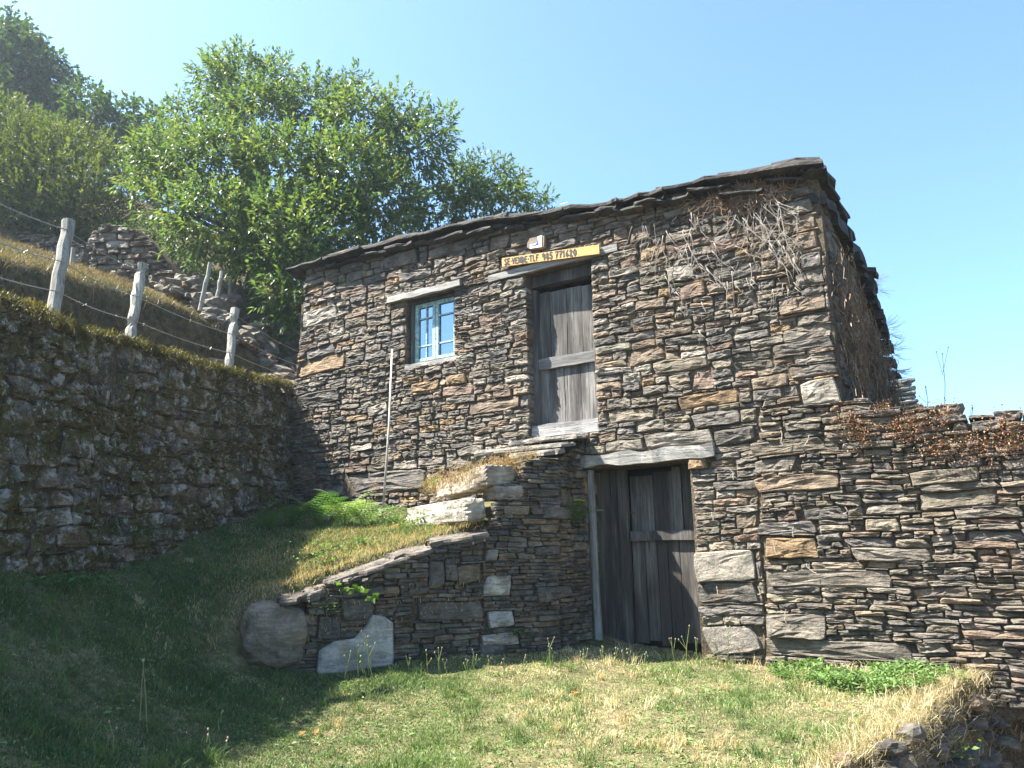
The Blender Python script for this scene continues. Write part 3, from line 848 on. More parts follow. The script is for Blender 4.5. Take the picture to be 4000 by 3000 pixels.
for i in range(3): plank('plank', xs_[i] + 0.003, xs_[i + 1] - 0.003, 2.28, 2.97, -0.162, 0.02, updoor, col=(lambda q: (q, q * 0.97, q * 0.93))(rng.uniform(0.8, 1.05)))
beam('rail', -1.10, -0.40, 2.90, 3.02, -0.16, -0.12, M_WOODH, updoor, col=(0.5, 0.5, 0.52), jit=0.003)
beam('threshold', -1.16, -0.34, 2.135, 2.27, -0.34, -0.04, M_WOODH, updoor, col=(0.95, 0.95, 1.0), jit=0.006)
db = MB(); db.box(FA.w(-0.75, 3.0, -0.40), TA * 0.46, NA * 0.01, Z * 0.95); db.build('door_dark_backing', M_INK, cottage, origin='mid')  # black sheet behind the planks, for the darkness inside

# lower door
beam('lintel', LIN_L[0], LIN_L[1], 1.77, 1.885, -0.40, 0.06, M_WOODH, cottage, jit=0.018, seg=12)
dl = MB(); dl.tube([FA.w(-0.455, -0.1, -0.06), FA.w(-0.47, 0.6, -0.055), FA.w(-0.478, 1.2, -0.06), FA.w(-0.482, 1.74, -0.06)], [0.05, 0.042, 0.046, 0.04], 8, (1.0, 1.0, 1.0))
lodoor = dl.build('door', M_WOODV, cottage, origin='mid'); lodoor['label'] = 'dark stained plank door with split upper hatch at ground level'
for (a, b) in ((-0.52, -0.432), (-0.43, -0.345), (-0.342, -0.235)): plank('plank', a, b, 0.02, 1.74, -0.23, 0.025, lodoor, dark=0.46)
beam('stile', -0.235, -0.14, 0.0, 1.74, -0.23, -0.18, M_WOODV, lodoor, col=(0.5, 0.47, 0.43), jit=0.003)
xs_ = [-0.132, 0.12, 0.33, 0.42, 0.595]
for i in range(4): plank('plank', xs_[i] + 0.003, xs_[i + 1] - 0.003, 1.10, 1.66 + 0.03 * i, -0.25 if i != 2 else -0.23, 0.022, lodoor, col=(lambda q: (q, q * 0.95, q * 0.88))((0.60, 0.46, 0.72, 0.36)[i]))
beam('rail', -0.132, 0.595, 1.02, 1.115, -0.25, -0.195, M_WOODV, lodoor, col=(0.48, 0.46, 0.44), jit=0.003)
xs_ = [-0.138, 0.0, 0.13, 0.24, 0.36, 0.595]
for i in range(5): plank('plank', xs_[i] + 0.003, xs_[i + 1] - 0.003, 0.05 + rng.uniform(-0.03, 0.03), 1.02, -0.24, 0.024, lodoor, dark=0.54)
db = MB(); db.box(FA.w(0.05, 0.9, -0.40), TA * 0.6, NA * 0.01, Z * 0.95); db.build('door_dark_backing', M_INK, cottage, origin='mid')  # another black sheet, darkness inside put in as colour
hm = MB(); hm.tube([FA.w(-0.125, 1.30, -0.17), FA.w(-0.08, 1.30, -0.165), FA.w(-0.06, 1.28, -0.18)], 0.008, 5); hm.build('latch', M_IRON, lodoor, origin='mid')

# ------------------------------------------------------------------ wall running to the right of the cottage
rng = random.Random(23)
dsw = thing('dry_stone_wall', FA.w(2.4, 0, 0), 'long dry stone wall of flat grey slabs running right from the cottage corner', 'stone wall')
top_r = [(3300, 1575), (3380, 1560), (3460, 1590), (3600, 1590), (3700, 1595), (3780, 1625), (3900, 1612), (4000, 1610), (4250, 1600)]
poly_r = [FA.uv(*p, 0.04) for p in top_r] + [FA.uv(4250, 2800, 0.04), (1.14, -0.25), FA.uv(2992, 2300, 0.04), FA.uv(2975, 2050, 0.04), FA.uv(2962, 1750, 0.04), FA.uv(2970, 1608, 0.04)]
cr = MB(); n_ = len(top_r)
a_ = [FA.w(s, v - 0.06, 0.01) for s, v in poly_r]; b_ = [FA.w(s, v - 0.06, -0.42) for s, v in poly_r]
cr.add(a_ + b_, [tuple(range(len(a_)))] + [(i, i + len(a_), (i + 1) % len(a_) + len(a_), (i + 1) % len(a_)) for i in range(len(a_))])
core_r = cr.build('core', M_CORE, dsw)
fixed = [fx(FA, 2990, 2400, 3228, 2492, tint='grey', lens=0.4), fx(FA, 2988, 2498, 3560, 2572, tint='grey', lens=0.15), fx(FA, 2998, 2228, 3480, 2296, tint='grey', lens=0.5, proud=(0.03, 0.05)),
         fx(FA, 2948, 1856, 3285, 1918, tint='brown', lens=0.1), fx(FA, 2935, 1725, 3232, 1778, tint='olive', lens=0.3), fx(FA, 2945, 1790, 3128, 1852, tint='grey'), fx(FA, 3560, 1830, 3838, 1890, tint='olive', lens=0.4),
         fx(FA, 3590, 1915, 3890, 1985, tint='olive', lens=0.9), fx(FA, 2990, 2100, 3200, 2185, tint='ochre', lens=0.6), fx(FA, 2955, 2040, 3195, 2090, tint='blue'), fx(FA, 3330, 2140, 3650, 2195, tint='grey', lens=0.5),
         fx(FA, 3140, 1975, 3315, 2030, tint='dark'), fx(FA, 3370, 1960, 3580, 2010, tint='grey'), fx(FA, 3730, 1985, 4000, 2025, tint='grey', lens=0.3), fx(FA, 3650, 1580, 3770, 1625, tint='dark'), fx(FA, 3790, 1640, 3920, 1690, tint='dark'),
         fx(FA, 3380, 2020, 3520, 2075, tint='olive', lens=0.9), fx(FA, 3565, 2505, 3710, 2550, tint='grey'), fx(FA, 3880, 1605, 4000, 1650, tint='blue'), fx(FA, 3780, 2075, 4000, 2115, tint='blue', lens=0.2)]
W_R = [('grey', 5.5), ('olive', 4), ('brown', 1.6), ('dark', 1.5), ('blue', 1.2), ('red', 0.4), ('ochre', 0.25)]
rects = pack(poly_r, 0.03, 0.015, rng, ([1, 2, 3, 4, 5, 6], [1.6, 3.6, 3.8, 2.6, 1.4, 0.7]), (2.2, 7.0), fixed)
def per_r(s0, s1, v0, v1): return dict(back=0.3) if s0 < 1.22 or v1 > 1.75 else None
lay_wall(FA, rects, core_r, M_STONE, W_R, rng, warp_fa, 290, dict(gap=0.0015, proud=(0.025, 0.062), rough=0.016, lens=0.85), per_r)

# stub of slate wall farther back
stub = thing('slate_wall_stub', at_y(3525, 1620, 11), 'small broken stub of stacked slates behind the right corner of the cottage', 'stone wall')
SB = Frame(at_y(3470, 1640, 11.0), (1, -0.1))
y_ = 0.0
for k in range(9):
    m = MB(); w = 0.36 - 0.012 * k * (k > 6) + 0.02 * rng.random()
    plate(m, SB.w(0.2 - 0.006 * k + (0.05 if k == 8 else 0), 0.03 + k * 0.062, 0), Vector(SB.T) * w / 2 * (1.25 if k == 8 else 1) + Z * 0.02, Vector(SB.N) * 0.2, Z, 0.05, rng, 3, 0.02, (0.2, 0.19, 0.17))
    m.build('slate', M_STONE, stub, origin='mid')

# ------------------------------------------------------------------ ramp with steps up to the upper door
rng = random.Random(31)
ramp = thing('stone_ramp', RA.w(-1.2, 0, -0.3), 'grassy stone ramp with steps climbing to the upper door', 'stone ramp')
top_px = [(1235, 2292), (1330, 2262), (1400, 2235), (1550, 2178), (1700, 2135), (1860, 2095), (1905, 2060), (1925, 2030), (1935, 1965), (1965, 1895), (2030, 1872), (2045, 1795), (2178, 1785)]
top_uv = [RA.uv(*p) for p in top_px]
poly_a = top_uv + [(0.0, -0.15), (-RLEN + 0.3, -0.15)]
la_s = RA.uv(1235, 2450)[0]
cr = MB()
a_ = [RA.w(s, v - 0.04, -0.035) for s, v in [(la_s, -0.3)] + top_uv + [(0, -0.3)]]
b_ = [p - NA * 0.9 if False else Vector(p) + Vector((0.03, 0.34, 0)) for p in a_]
n_ = len(a_)
cr.add(a_ + b_, [tuple(range(n_))[::-1]] + [(i, (i + 1) % n_, (i + 1) % n_ + n_, i + n_) for i in range(n_)])
# body under the steps, between the face and the cottage
st_uv = [t for t in top_uv if t[0] > RA.uv(1900, 2000)[0]]
a_ = [RA.w(st_uv[0][0], -0.3, -0.1)] + [RA.w(s, v - 0.05, -0.1) for s, v in st_uv] + [RA.w(0, -0.3, -0.1)]
b_ = []
for p in a_:
    d = fa_dist(p.x, p.y); b_.append(p - NA * max(d - 0.02, 0.05))
n_ = len(a_)
cr.add(a_ + b_, [tuple(range(n_))[::-1]] + [(i, (i + 1) % n_, (i + 1) % n_ + n_, i + n_) for i in range(n_)])
core_a = cr.build('core', M_CORE, ramp)
fixed = [fx(RA, 1240, 2400, 1332, 2492, tint='dark', lens=0.5), fx(RA, 1335, 2330, 1462, 2420, tint='dark', lens=0.5), fx(RA, 1600, 2345, 1885, 2420, tint='dark', lens=0.8), fx(RA, 1880, 2250, 2000, 2330, tint=(0.36, 0.34, 0.31), lens=0.6),
         fx(RA, 1665, 2190, 1735, 2300, tint='dark', lens=0.4), fx(RA, 1780, 2205, 1880, 2280, tint='brown', lens=0.5), fx(RA, 1890, 2150, 1950, 2195, tint='pale', lens=0.6), fx(RA, 1880, 2470, 2030, 2520, tint=(0.33, 0.29, 0.26), lens=0.6),
         fx(RA, 1890, 2385, 2010, 2450, tint=(0.30, 0.29, 0.27), lens=0.5), fx(RA, 1870, 2500, 1980, 2590, tint='blue', lens=0.4), 
         fx(RA, 1490, 2290, 1560, 2330, tint='brown'), fx(RA, 1340, 2285, 1500, 2325, tint='dark')]
W_A = [('dark', 4), ('grey', 3.5), ('blue', 2), ('brown', 2.2), ('olive', 1), ('red', 0.5)]
hole_a = [fx(RA, 1235, 2495, 1532, 2640)[:4], fx(RA, 1440, 2425, 1532, 2640)[:4]]
rects = pack(poly_a, 0.03, 0.0165, rng, ([1, 2, 3, 4, 5], [3, 4, 3, 1.8, 1]), (2.0, 6.0), fixed, hole_a)
def warp_ra(s, v): return s + 0.012 * noise.noise(Vector((s * 1.7, v * 2, 13))), v + 0.022 * noise.noise(Vector((s * 1.2, v * 1.4, 17)))
lay_wall(RA, rects, core_a, M_RAMP, W_A, rng, warp_ra, 230, dict(gap=0.0015, proud=(-0.015, 0.03), rough=0.016, lens=0.6), lambda a, b, c, d: dict(back=0.3) if b > -0.08 else None)
# return of the face to the cottage, beside the lower door
RR = Frame(RA.w(0, 0, 0), -FA.N[:2])
if RR.N @ FA.T < 0: RR.N = -RR.N
ld = fa_dist(RA.o[0], RA.o[1])
rfix = [fx(RR, 2090, 2095, 2150, 2150, tint='brown', lens=0.4), fx(RR, 2130, 2290, 2230, 2340, tint='blue'), fx(RR, 2120, 2390, 2190, 2440, tint='brown'), fx(RR, 2190, 1905, 2240, 1985, tint='brown', lens=0.7), fx(RR, 2150, 1980, 2235, 2030, tint='grey')]
rects = pack([(0.05, -0.15), (ld, -0.15), (ld, 1.98), (ld * 0.5, 1.92), (0.05, 1.80)], 0.03, 0.0175, rng, ([1, 2, 3, 4, 5], [2, 4, 3, 2, 1]), (1.5, 5), rfix)
lay_wall(RR, rects, core_a, M_RAMP, W_A, rng, lambda s, v: (s, v + 0.02 * noise.noise(Vector((s * 2, v * 2, 3)))), 70, dict(gap=0.0025, proud=(-0.01, 0.04), back=0.08))

# boulder and bright granite block at the foot
def boulder(mb, c, r, rng, sub=3, amp=0.12, cut=0.0, freq=1.3, col=(0.2, 0.2, 0.2)):
    """rounded rock: a sphere squeezed towards a box and roughened"""
    vs_, fs = ICO[sub]
    sd = Vector((rng.uniform(0, 50), rng.uniform(0, 50), rng.uniform(0, 50)))
    V = []
    for p in vs_:
        q = Vector(p)
        m = max(abs(q.x), abs(q.y), abs(q.z)); b = q / m
        q = q * (1 - cut) + b * 0.82 * cut
        q *= 1 + amp * noise.noise(Vector(p) * freq + sd) + amp * 0.35 * noise.noise(Vector(p) * freq * 3 + sd) + (0.10 * amp * noise.noise(Vector(p) * freq * 9 + sd) if sub > 3 else 0)
        V.append(Vector(c) + Vector(r[0]) * q.x + Vector(r[1]) * q.y + Vector(r[2]) * q.z)
    mb.add(V, fs, col)
import bmesh
ICO = {}
for sub in (1, 2, 3, 4):
    bm = bmesh.new(); bmesh.ops.create_icosphere(bm, subdivisions=sub, radius=1.0)
    bm.verts.index_update()
    ICO[sub] = ([v.co.copy() for v in bm.verts], [tuple(v.index for v in f.verts) for f in bm.faces]); bm.free()

Ta, Na = Vector(RA.T), Vector(RA.N)
b0, b1, b2, b3, _ = fx(RA, 922, 2345, 1228, 2610)
mb = MB(); boulder(mb, RA.w((b0 + b1) / 2, (b2 + b3) / 2 - 0.02, -0.22), (Ta * (b1 - b0) / 2 * 1.02, Na * 0.36, Z * (b3 - b2) / 2 * 1.1), rng, 4, 0.13, 0.34, 1.7, (0.165, 0.130, 0.096))
o = mb.build('boulder', M_BOULDER, ramp, smooth=False, origin='mid'); o['label'] = 'large rounded brown boulder at the foot of the ramp'
pp = [RA.uv(x, y) for x, y in [(1234, 2650), (1532, 2650), (1534, 2560), (1532, 2432), (1500, 2408), (1452, 2400), (1425, 2450), (1380, 2492), (1300, 2505), (1245, 2545)]]
mb = MB(); V = []
for off, sc in ((-0.3, 1.0), (0.035, 1.0), (0.055, 0.94)):
    cs = sum(p[0] for p in pp) / len(pp); cv = sum(p[1] for p in pp) / len(pp)
    V += [RA.w(cs + (s - cs) * sc, cv + (v - cv) * sc, off + rng.uniform(-0.004, 0.004)) for s, v in pp]
n_ = len(pp); fs = [tuple(2 * n_ + k for k in range(n_))]
for r in range(2): fs += [(r * n_ + k, r * n_ + (k + 1) % n_, (r + 1) * n_ + (k + 1) % n_, (r + 1) * n_ + k) for k in range(n_)]
mb.add(V, fs, (0.30, 0.285, 0.265)); o = mb.build('granite_block', M_GRAN, ramp, origin='mid'); o['label'] = 'bright grey granite block beside the boulder'

# coping slates along the sloping top
for (x0, y0, x1, y1, th) in [(1090, 2345, 1240, 2322, 0.05), (1200, 2318, 1330, 2282, 0.04), (1290, 2272, 1420, 2245, 0.035), (1320, 2262, 1565, 2178, 0.04), (1480, 2205, 1600, 2172, 0.035), (1530, 2178, 1740, 2128, 0.04), (1620, 2160, 1780, 2122, 0.03), (1690, 2120, 1900, 2080, 0.045), (1780, 2125, 1890, 2100, 0.03), (1400, 2262, 1500, 2228, 0.03)]:
    s0, v0 = RA.uv(x0, y0); s1, v1 = RA.uv(x1, y1); m = MB(); bk = rng.uniform(0.09, 0.17)
    plate(m, RA.w((s0 + s1) / 2, (v0 + v1) / 2, rng.uniform(-0.13, -0.07)), RA.w(s1, v1) / 2 - RA.w(s0, v0) / 2, -Na * bk + Z * 0.02, Z + Ta * rng.uniform(-0.08, 0.08), th, rng, 6, 0.05, (0.115, 0.10, 0.085))
    m.build('coping_slate', M_RAMP, ramp, origin='mid')

def block(c, ax, ay, az, col, mat, name='step', jit=0.012, amp=0.09):
    m = MB(); boulder(m, c, (Vector(ax) * 1.12, Vector(ay) * 1.12, Vector(az) * 1.12), rng, 4, amp, 0.90, 2.2, col)
    return m.build(name, mat, ramp, smooth=False, origin='mid')
# first step: pale granite, its end on the face, running back towards the cottage
e1 = RA.w(*RA.uv(1880, 1985), -0.02); l1 = Vector(at_y(1610, 2030, 8.0))
ax = (e1 - l1) / 2; side_ = Vector((-ax.y, ax.x, 0)).normalized() * 0.12
o = block((e1 + l1) / 2, ax, side_, Z * 0.115, (0.36, 0.33, 0.27), M_GRAN); o['label'] = 'pale cream granite step block'
e2 = RA.w(*RA.uv(1958, 1855), -0.02) ; l2 = Vector(at_y(1750, 1915, 8.0)); ax = (e2 - l2) / 2; side_ = Vector((-ax.y, ax.x, 0)).normalized() * 0.15
block((e2 + l2) / 2 + Z * 0.0, ax * 0.44 + Vector((0, 0, 0)), side_, Z * 0.10, (0.34, 0.29, 0.23), M_GRAN)
block(e2 - ax * 0.30, ax * 0.36, side_ * 1.2, Z * 0.105, (0.24, 0.21, 0.17), M_STONE)
block(l2 + ax * 0.28, ax * 0.32, side_, Z * 0.09, (0.40, 0.33, 0.25), M_GRAN)
e3 = RA.w(*RA.uv(1985, 1925), -0.15); block(e3, Ta * 0.16, Na * 0.2, Z * 0.07, (0.22, 0.19, 0.16), M_RAMP)
# landing slabs between the face and the upper door
for (sa, sb, oa, ob, v, th) in [(-1.25, -0.44, -0.02, 0.30, 2.07, 0.045), (-1.30, -0.50, 0.22, 0.50, 1.97, 0.045), (-1.05, -0.52, 0.40, 0.60, 1.89, 0.05), (-1.55, -0.95, 0.0, 0.5, 1.97, 0.05)]:
    m = MB(); plate(m, FA.w((sa + sb) / 2, v, (oa + ob) / 2), TA * (sb - sa) / 2, NA * (ob - oa) / 2 - Z * 0.02, Z, th, rng, 5, 0.04, (0.19, 0.175, 0.155)); m.build('landing_slab', M_STONE, ramp, origin='mid')

# ------------------------------------------------------------------ mossy wall on the left
rng = random.Random(41)
msw = thing('retaining_wall', MO.w(2.0, 0, 0), 'tall mossy rubble wall holding the terrace left of the cottage', 'stone wall')
top_m = [(-10, 900), (0, 1160), (100, 1195), (200, 1232), (300, 1285), (400, 1308), (500, 1330), (620, 1372), (700, 1388), (800, 1425), (900, 1448), (1000, 1475), (1090, 1490), (1150, 1515)]
tm = [MO.uv(*p) for p in top_m[1:]]
tm = [(-4.5, tm[0][1] - 0.15), (-1.5, tm[0][1] - 0.05)] + tm + [(5.5, tm[-1][1])]
def mtop(s): return float(np.interp(s, [t[0] for t in tm], [t[1] for t in tm]))
def mbase(s):
    p = MO.w(s, 0.3, 0.12); return float(ground(p.x, p.y)) - MO.o[2] - 0.15
cr = MB(); V = []; K = 24
for i in range(K + 1):
    s = -4.5 + 10.0 * i / K
    V += [MO.w(s, -1.4, -0.035), MO.w(s, mtop(s) - 0.03, -0.035), MO.w(s, mtop(s) - 0.03, -0.5), MO.w(s, -1.4, -0.5)]
fs = []
for i in range(K):
    for k in range(4): fs.append((i * 4 + k, i * 4 + (k + 1) % 4, (i + 1) * 4 + (k + 1) % 4, (i + 1) * 4 + k))
cr.add(V, fs + [(3, 2, 1, 0), tuple(K * 4 + k for k in range(4))]); core_m = cr.build('core', M_CORE, msw)
W_M = [('grey', 4), ('dark', 3), ('blue', 2), ('brown', 2.5), ('olive', 1.5), ('pale', 0.5)]
def warp_mo(s, v): return s + 0.05 * noise.noise(Vector((s * 1.5, v * 1.7, 23))), v + 0.06 * noise.noise(Vector((s * 1.1, v * 1.3, 27)))
for (sa, sb, lim) in ((-0.7, 5.45, 295), (-4.5, -0.73, 0)):
    q = np.linspace(sa, sb, 30)
    poly = [(s, mtop(s)) for s in q] + [(s, mbase(s)) for s in q[::-1]]
    rects = pack(poly, 0.05, 0.035, rng, ([2, 3, 4, 5, 6, 8], [2, 3, 3, 2.2, 1.5, 0.9]), (0.7, 1.9))
    lay_wall(MO, rects, core_m, M_MOSS, W_M, rng, warp_mo, lim, dict(gap=0.001, proud=(-0.012, 0.026), rough=0.040, lens=0.85, back=0.12))

# ------------------------------------------------------------------ things on the hillside
rng = random.Random(53)
ROCK = []
for k in range(9):
    mb = MB(); boulder(mb, (0, 0, 0), ((1, 0, 0), (0, 0.8, 0), (0, 0, 0.55)), rng, 2, 0.42, 0.6, 1.7, (1, 1, 1))
    ROCK.append(mb)
def rock(name, parent, p, size, rng, mat, weights, flat=1.0):
    src = rng.choice(ROCK); m = MB(); t = pick_tint(rng, weights)
    R_ = Matrix.Rotation(rng.uniform(0, 6.28), 3, 'Z') @ Matrix.Rotation(rng.uniform(-0.5, 0.5), 3, 'X')
    m.add([Vector(p) + R_ @ (Vector(v) * size * Vector((1, 1, flat)).length / 1.7 if False else Vector((v[0] * size, v[1] * size, v[2] * size * flat))) for v in src.v], src.f, t)
    return m.build(name, mat, parent, smooth=False, origin=Vector(p))

W_H = [('grey', 4), ('olive', 3), ('brown', 2.5), ('pale', 1), ('ochre', 0.6)]
heap = thing('rubble_heap', (-4.6, 12.5, float(hill(-4.6, 12.5))), 'long heap of tumbled stones sloping down to the cottage corner', 'rubble')
for k in range(300):
    t = rng.random() ** 0.8
    x = -6.2 + t * 3.0 + rng.gauss(0, 0.42); y = 14.2 - t * 3.2 + rng.gauss(0, 0.45)
    if mo_dist(x, y) > -0.45 and fa_dist(x, y) > -0.1: continue
    if fa_dist(x, y) < 0.0 and x > -3.2: continue
    sz = rng.uniform(0.06, 0.22) * (1.0 if rng.random() < 0.8 else 1.4)
    rock('stone', heap, (x, y, float(hill(x, y)) + rng.uniform(0.0, 0.28) * (1 - abs(t - 0.4))), sz, rng, M_STONE, W_H)

def ruin(label, px_poly, y, T, seed, cw=0.06, ch=0.04, depth=0.5):
    r = random.Random(seed)
    fr = Frame(at_y(px_poly[0][0], px_poly[0][1], y), T)
    poly = [fr.uv(*p) for p in px_poly]
    root = thing('ruined_wall', fr.w(sum(p[0] for p in poly) / len(poly), 0, 0), label, 'ruin')
    m = MB(); a = [fr.w(s, v, -0.05) for s, v in poly]; b = [fr.w(s, v, -depth) for s, v in poly]; n = len(poly)
    m.add(a + b, [tuple(range(n)), tuple(range(2 * n - 1, n - 1, -1))] + [(i, i + n, (i + 1) % n + n, (i + 1) % n) for i in range(n)])
    c = m.build('core', M_CORE, root)
    rects = pack(poly, cw, ch, r, ([2, 3, 4], [3, 3, 2]), (1.0, 2.8))
    lay_wall(fr, rects, c, M_STONE, [('grey', 3), ('pale', 2), ('olive', 2), ('brown', 1)], r, lambda s, v: (s + 0.04 * noise.noise(Vector((s * 2, v * 2, 1))), v + 0.04 * noise.noise(Vector((s * 2, v * 2, 5)))), 300, dict(gap=0.004, proud=(-0.02, 0.06), back=0.1, lens=0.9))
ruin('pale broken gable of a ruined stone hut above the fence', [(345, 1150), (352, 905), (400, 888), (480, 880), (545, 898), (590, 950), (640, 1010), (690, 1080), (700, 1150)], 14.0, (1, -0.1), 3)
ruin('low dark ruined wall behind the nearest fence post', [(62, 1040), (72, 925), (112, 905), (235, 928), (330, 960), (330, 1060)], 16.0, (1, -0.25), 4)

# fences
def fence(label, posts, strands, name='wire_fence', rad=0.045, barbs=True, ext=None):
    root = thing(name, posts[0][0], label, 'fence')
    tops = []
    for (b, t, r) in posts:
        m = MB(); b, t = Vector(b), Vector(t); n = 7
        pts = [b.lerp(t, k / n) + Vector((rng.uniform(-0.008, 0.008), rng.uniform(-0.008, 0.008), 0)) for k in range(n + 1)]
        g = rng.uniform(0.9, 1.15)
        m.tube(pts, [r * rng.uniform(0.92, 1.08) for _ in pts], 9, (g, g, g)); m.build('post', M_POST, root, smooth=False, origin=b)
    chain = list(posts)
    if ext: chain = [ext[0]] * (ext[0] is not None) + chain + [ext[1]] * (ext[1] is not None)
    for h in strands:
        m = MB(); pts = []
        for i in range(len(chain) - 1):
            p = Vector(chain[i][0]).lerp(Vector(chain[i][1]), h); q = Vector(chain[i + 1][0]).lerp(Vector(chain[i + 1][1]), h)
            for k in range(12):
                t = k / 12; pts.append(p.lerp(q, t) + Vector((0.03, -0.05, -0.12 * t * (1 - t))))
        pts.append(q + Vector((0.03, -0.05, 0)))
        m.tube(pts, 0.0045, 4)
        if barbs:
            tot = 0; last = pts[0]
            for i in range(len(pts) - 1):
                d = pts[i + 1] - pts[i]; nb = max(1, int(d.length / 0.11))
                for k in range(nb):
                    c = pts[i] + d * (k / nb); e = Vector((rng.uniform(-1, 1), rng.uniform(-1, 1), rng.uniform(-1, 1))).normalized() * 0.017
                    m.tube([c - e, c + e], 0.003, 3)
        m.build('barbed_wire', M_WIRE, root)
    return root
def mpt(px, py, off): s, v = MO.uv(px, py, off); return MO.w(s, v, off)
near = [(mpt(205, 1245, -0.12), mpt(268, 865, -0.12), 0.052), (mpt(508, 1335, -0.12), mpt(556, 1035, -0.12), 0.050), (mpt(893, 1445, -0.12), mpt(918, 1208, -0.12), 0.052)]
fence('barbed wire fence of three stout grey posts on top of the mossy wall', near, (0.25, 0.55, 0.88), ext=((mpt(-260, 1130, -0.12), mpt(-220, 640, -0.12), 0), (mpt(1160, 1520, -0.12), mpt(1165, 1360, -0.12), 0)))
farp = []
for (bx, by, tx, ty, y) in [(780, 1215, 822, 1025, 11.6), (838, 1225, 868, 1060, 12.2), (893, 1222, 903, 1096, 12.8)]:
    farp.append((Vector(at_y(bx, by, y)), Vector(at_y(tx, ty, y)), 0.034))
fence('thin farther fence of three slim stakes on the bank beside the rubble', farp, (0.35, 0.8), barbs=False, ext=(None, (Vector(at_y(1150, 1330, 14)), Vector(at_y(1150, 1230, 14)), 0)))
m = MB(); a, b = Vector(at_y(276, 1085, 12.5)), Vector(at_y(287, 968, 12.5)); m.tube([a, a.lerp(b, 0.5), b], [0.042, 0.04, 0.038], 8, (0.9, 0.9, 0.9))
tag(m.build('fence_post', M_POST, origin=a), 'lone short post standing behind the nearest stout fence post', 'post')

# ------------------------------------------------------------------ sign, number tile, pole
sg = thing('for_sale_sign', FA.w(-0.9, 3.98, 0.06), 'yellow wooden board hand-lettered SE VENDE TLF 985 771620 above the upper door', 'sign')
A0, A1 = FA.uv(1960, 1015, 0.07), FA.uv(2340, 963, 0.07); B0 = FA.uv(1960, 1045, 0.07); B1 = FA.uv(2340, 1000, 0.07)
_, t0 = FA.uv(1960, 1008, 0.07); _, t1 = FA.uv(2340, 956, 0.07); sb0, q0 = FA.uv(1961, 1042, 0.07); sb1, q1 = FA.uv(2341, 990, 0.07)
m = MB(); ms = (sb0 + sb1) / 2; mv = (t0 + t1 + q0 + q1) / 4
bex = TA * (sb1 - sb0) / 2 + Z * ((q1 - q0) + (t1 - t0)) / 4; bh = ((t0 - q0) + (t1 - q1)) / 4
m.box(FA.w(ms, mv, 0.058), bex, NA * 0.012, Z * bh, (1, 1, 1)); m.build('board', M_BOARD, sg, origin='mid')
STROKES = {
 'S': [[(.9, .88), (.6, 1), (.25, .95), (.12, .75), (.4, .55), (.75, .42), (.85, .2), (.55, 0), (.1, .1)]], 'E': [[(.85, 1), (.15, .98), (.12, .02), (.85, .0)], [(.14, .52), (.7, .53)]],
 'V': [[(.05, 1), (.48, 0), (.95, 1)]], 'N': [[(.12, 0), (.12, 1), (.85, .02), (.88, 1)]], 'D': [[(.15, 0), (.15, 1), (.6, .92), (.88, .5), (.6, .08), (.15, 0)]],
 'T': [[(.02, .98), (.98, 1)], [(.5, 1), (.48, 0)]], 'L': [[(.2, 1), (.18, .03), (.8, .02)]], 'F': [[(.2, 0), (.2, 1), (.9, .98)], [(.2, .5), (.72, .52)]],
 '9': [[(.82, .75), (.6, .48), (.25, .55), (.18, .82), (.5, 1), (.82, .8), (.72, 0)]], '8': [[(.5, .54), (.2, .75), (.5, 1), (.8, .77), (.5, .54), (.15, .25), (.5, 0), (.85, .26), (.5, .54)]],
 '5': [[(.85, 1), (.25, .98), (.2, .56), (.6, .6), (.85, .3), (.55, .0), (.12, .08)]], '7': [[(.08, .98), (.9, 1), (.4, 0)], [(.3, .5), (.8, .52)]], '1': [[(.2, .72), (.55, 1), (.52, 0)]],
 '6': [[(.75, 1), (.3, .6), (.18, .25), (.5, 0), (.82, .22), (.55, .48), (.22, .3)]], '2': [[(.15, .78), (.5, 1), (.82, .76), (.15, .02), (.9, .0)]], '0': [[(.5, 1), (.16, .7), (.16, .3), (.5, 0), (.84, .3), (.84, .7), (.5, 1)]],
 '.': [[(.35, .48), (.6, .5)]]}
def strokes(text, x0, x1, y0, y1, place, wd):
    """each character its own painted mesh; place(u, v) gives a point and wd the half width of the brush"""
    ws = [0.5 if c in '. ' else (0.72 if c == '1' else 1.0) for c in text]; k = (x1 - x0) / sum(ws); x = x0
    for c, w in zip(text, ws):
        if c != ' ':
            m = MB()
            for st in STROKES[c]:
                P = [(x + k * w * (0.10 + 0.78 * a), y0 + (y1 - y0) * b) for a, b in st]
                for i in range(len(P) - 1):
                    (a, b), (e, f) = P[i], P[i + 1]; L = math.hypot(e - a, f - b) or 1; nx, ny = -(f - b) / L * wd, (e - a) / L * wd; tx, ty = (e - a) / L * wd * 0.7, (f - b) / L * wd * 0.7
                    lift = 0.0004 * i
                    m.add([place(a + nx - tx, b + ny - ty, lift), place(a - nx - tx, b - ny - ty, lift), place(e - nx + tx, f - ny + ty, lift), place(e + nx + tx, f + ny + ty, lift)], [(0, 1, 2, 3)])
            m.build('letter', M_INK, sg, origin='mid')
        x += k * w
half = bex.length
eu = bex.normalized()
strokes('SE.VENDE.TLF', -half * 0.95, -half * 0.20, -bh * 0.66, bh * 0.62, lambda u, v, l: FA.w(ms, mv, 0.058) + eu * u + Z * v + NA * (0.0135 + l), 0.0085)
strokes('985 771620', -half * 0.14, half * 0.57, -bh * 0.66, bh * 0.72, lambda u, v, l: FA.w(ms, mv, 0.058) + eu * u + Z * v + NA * (0.0135 + l), 0.0090)

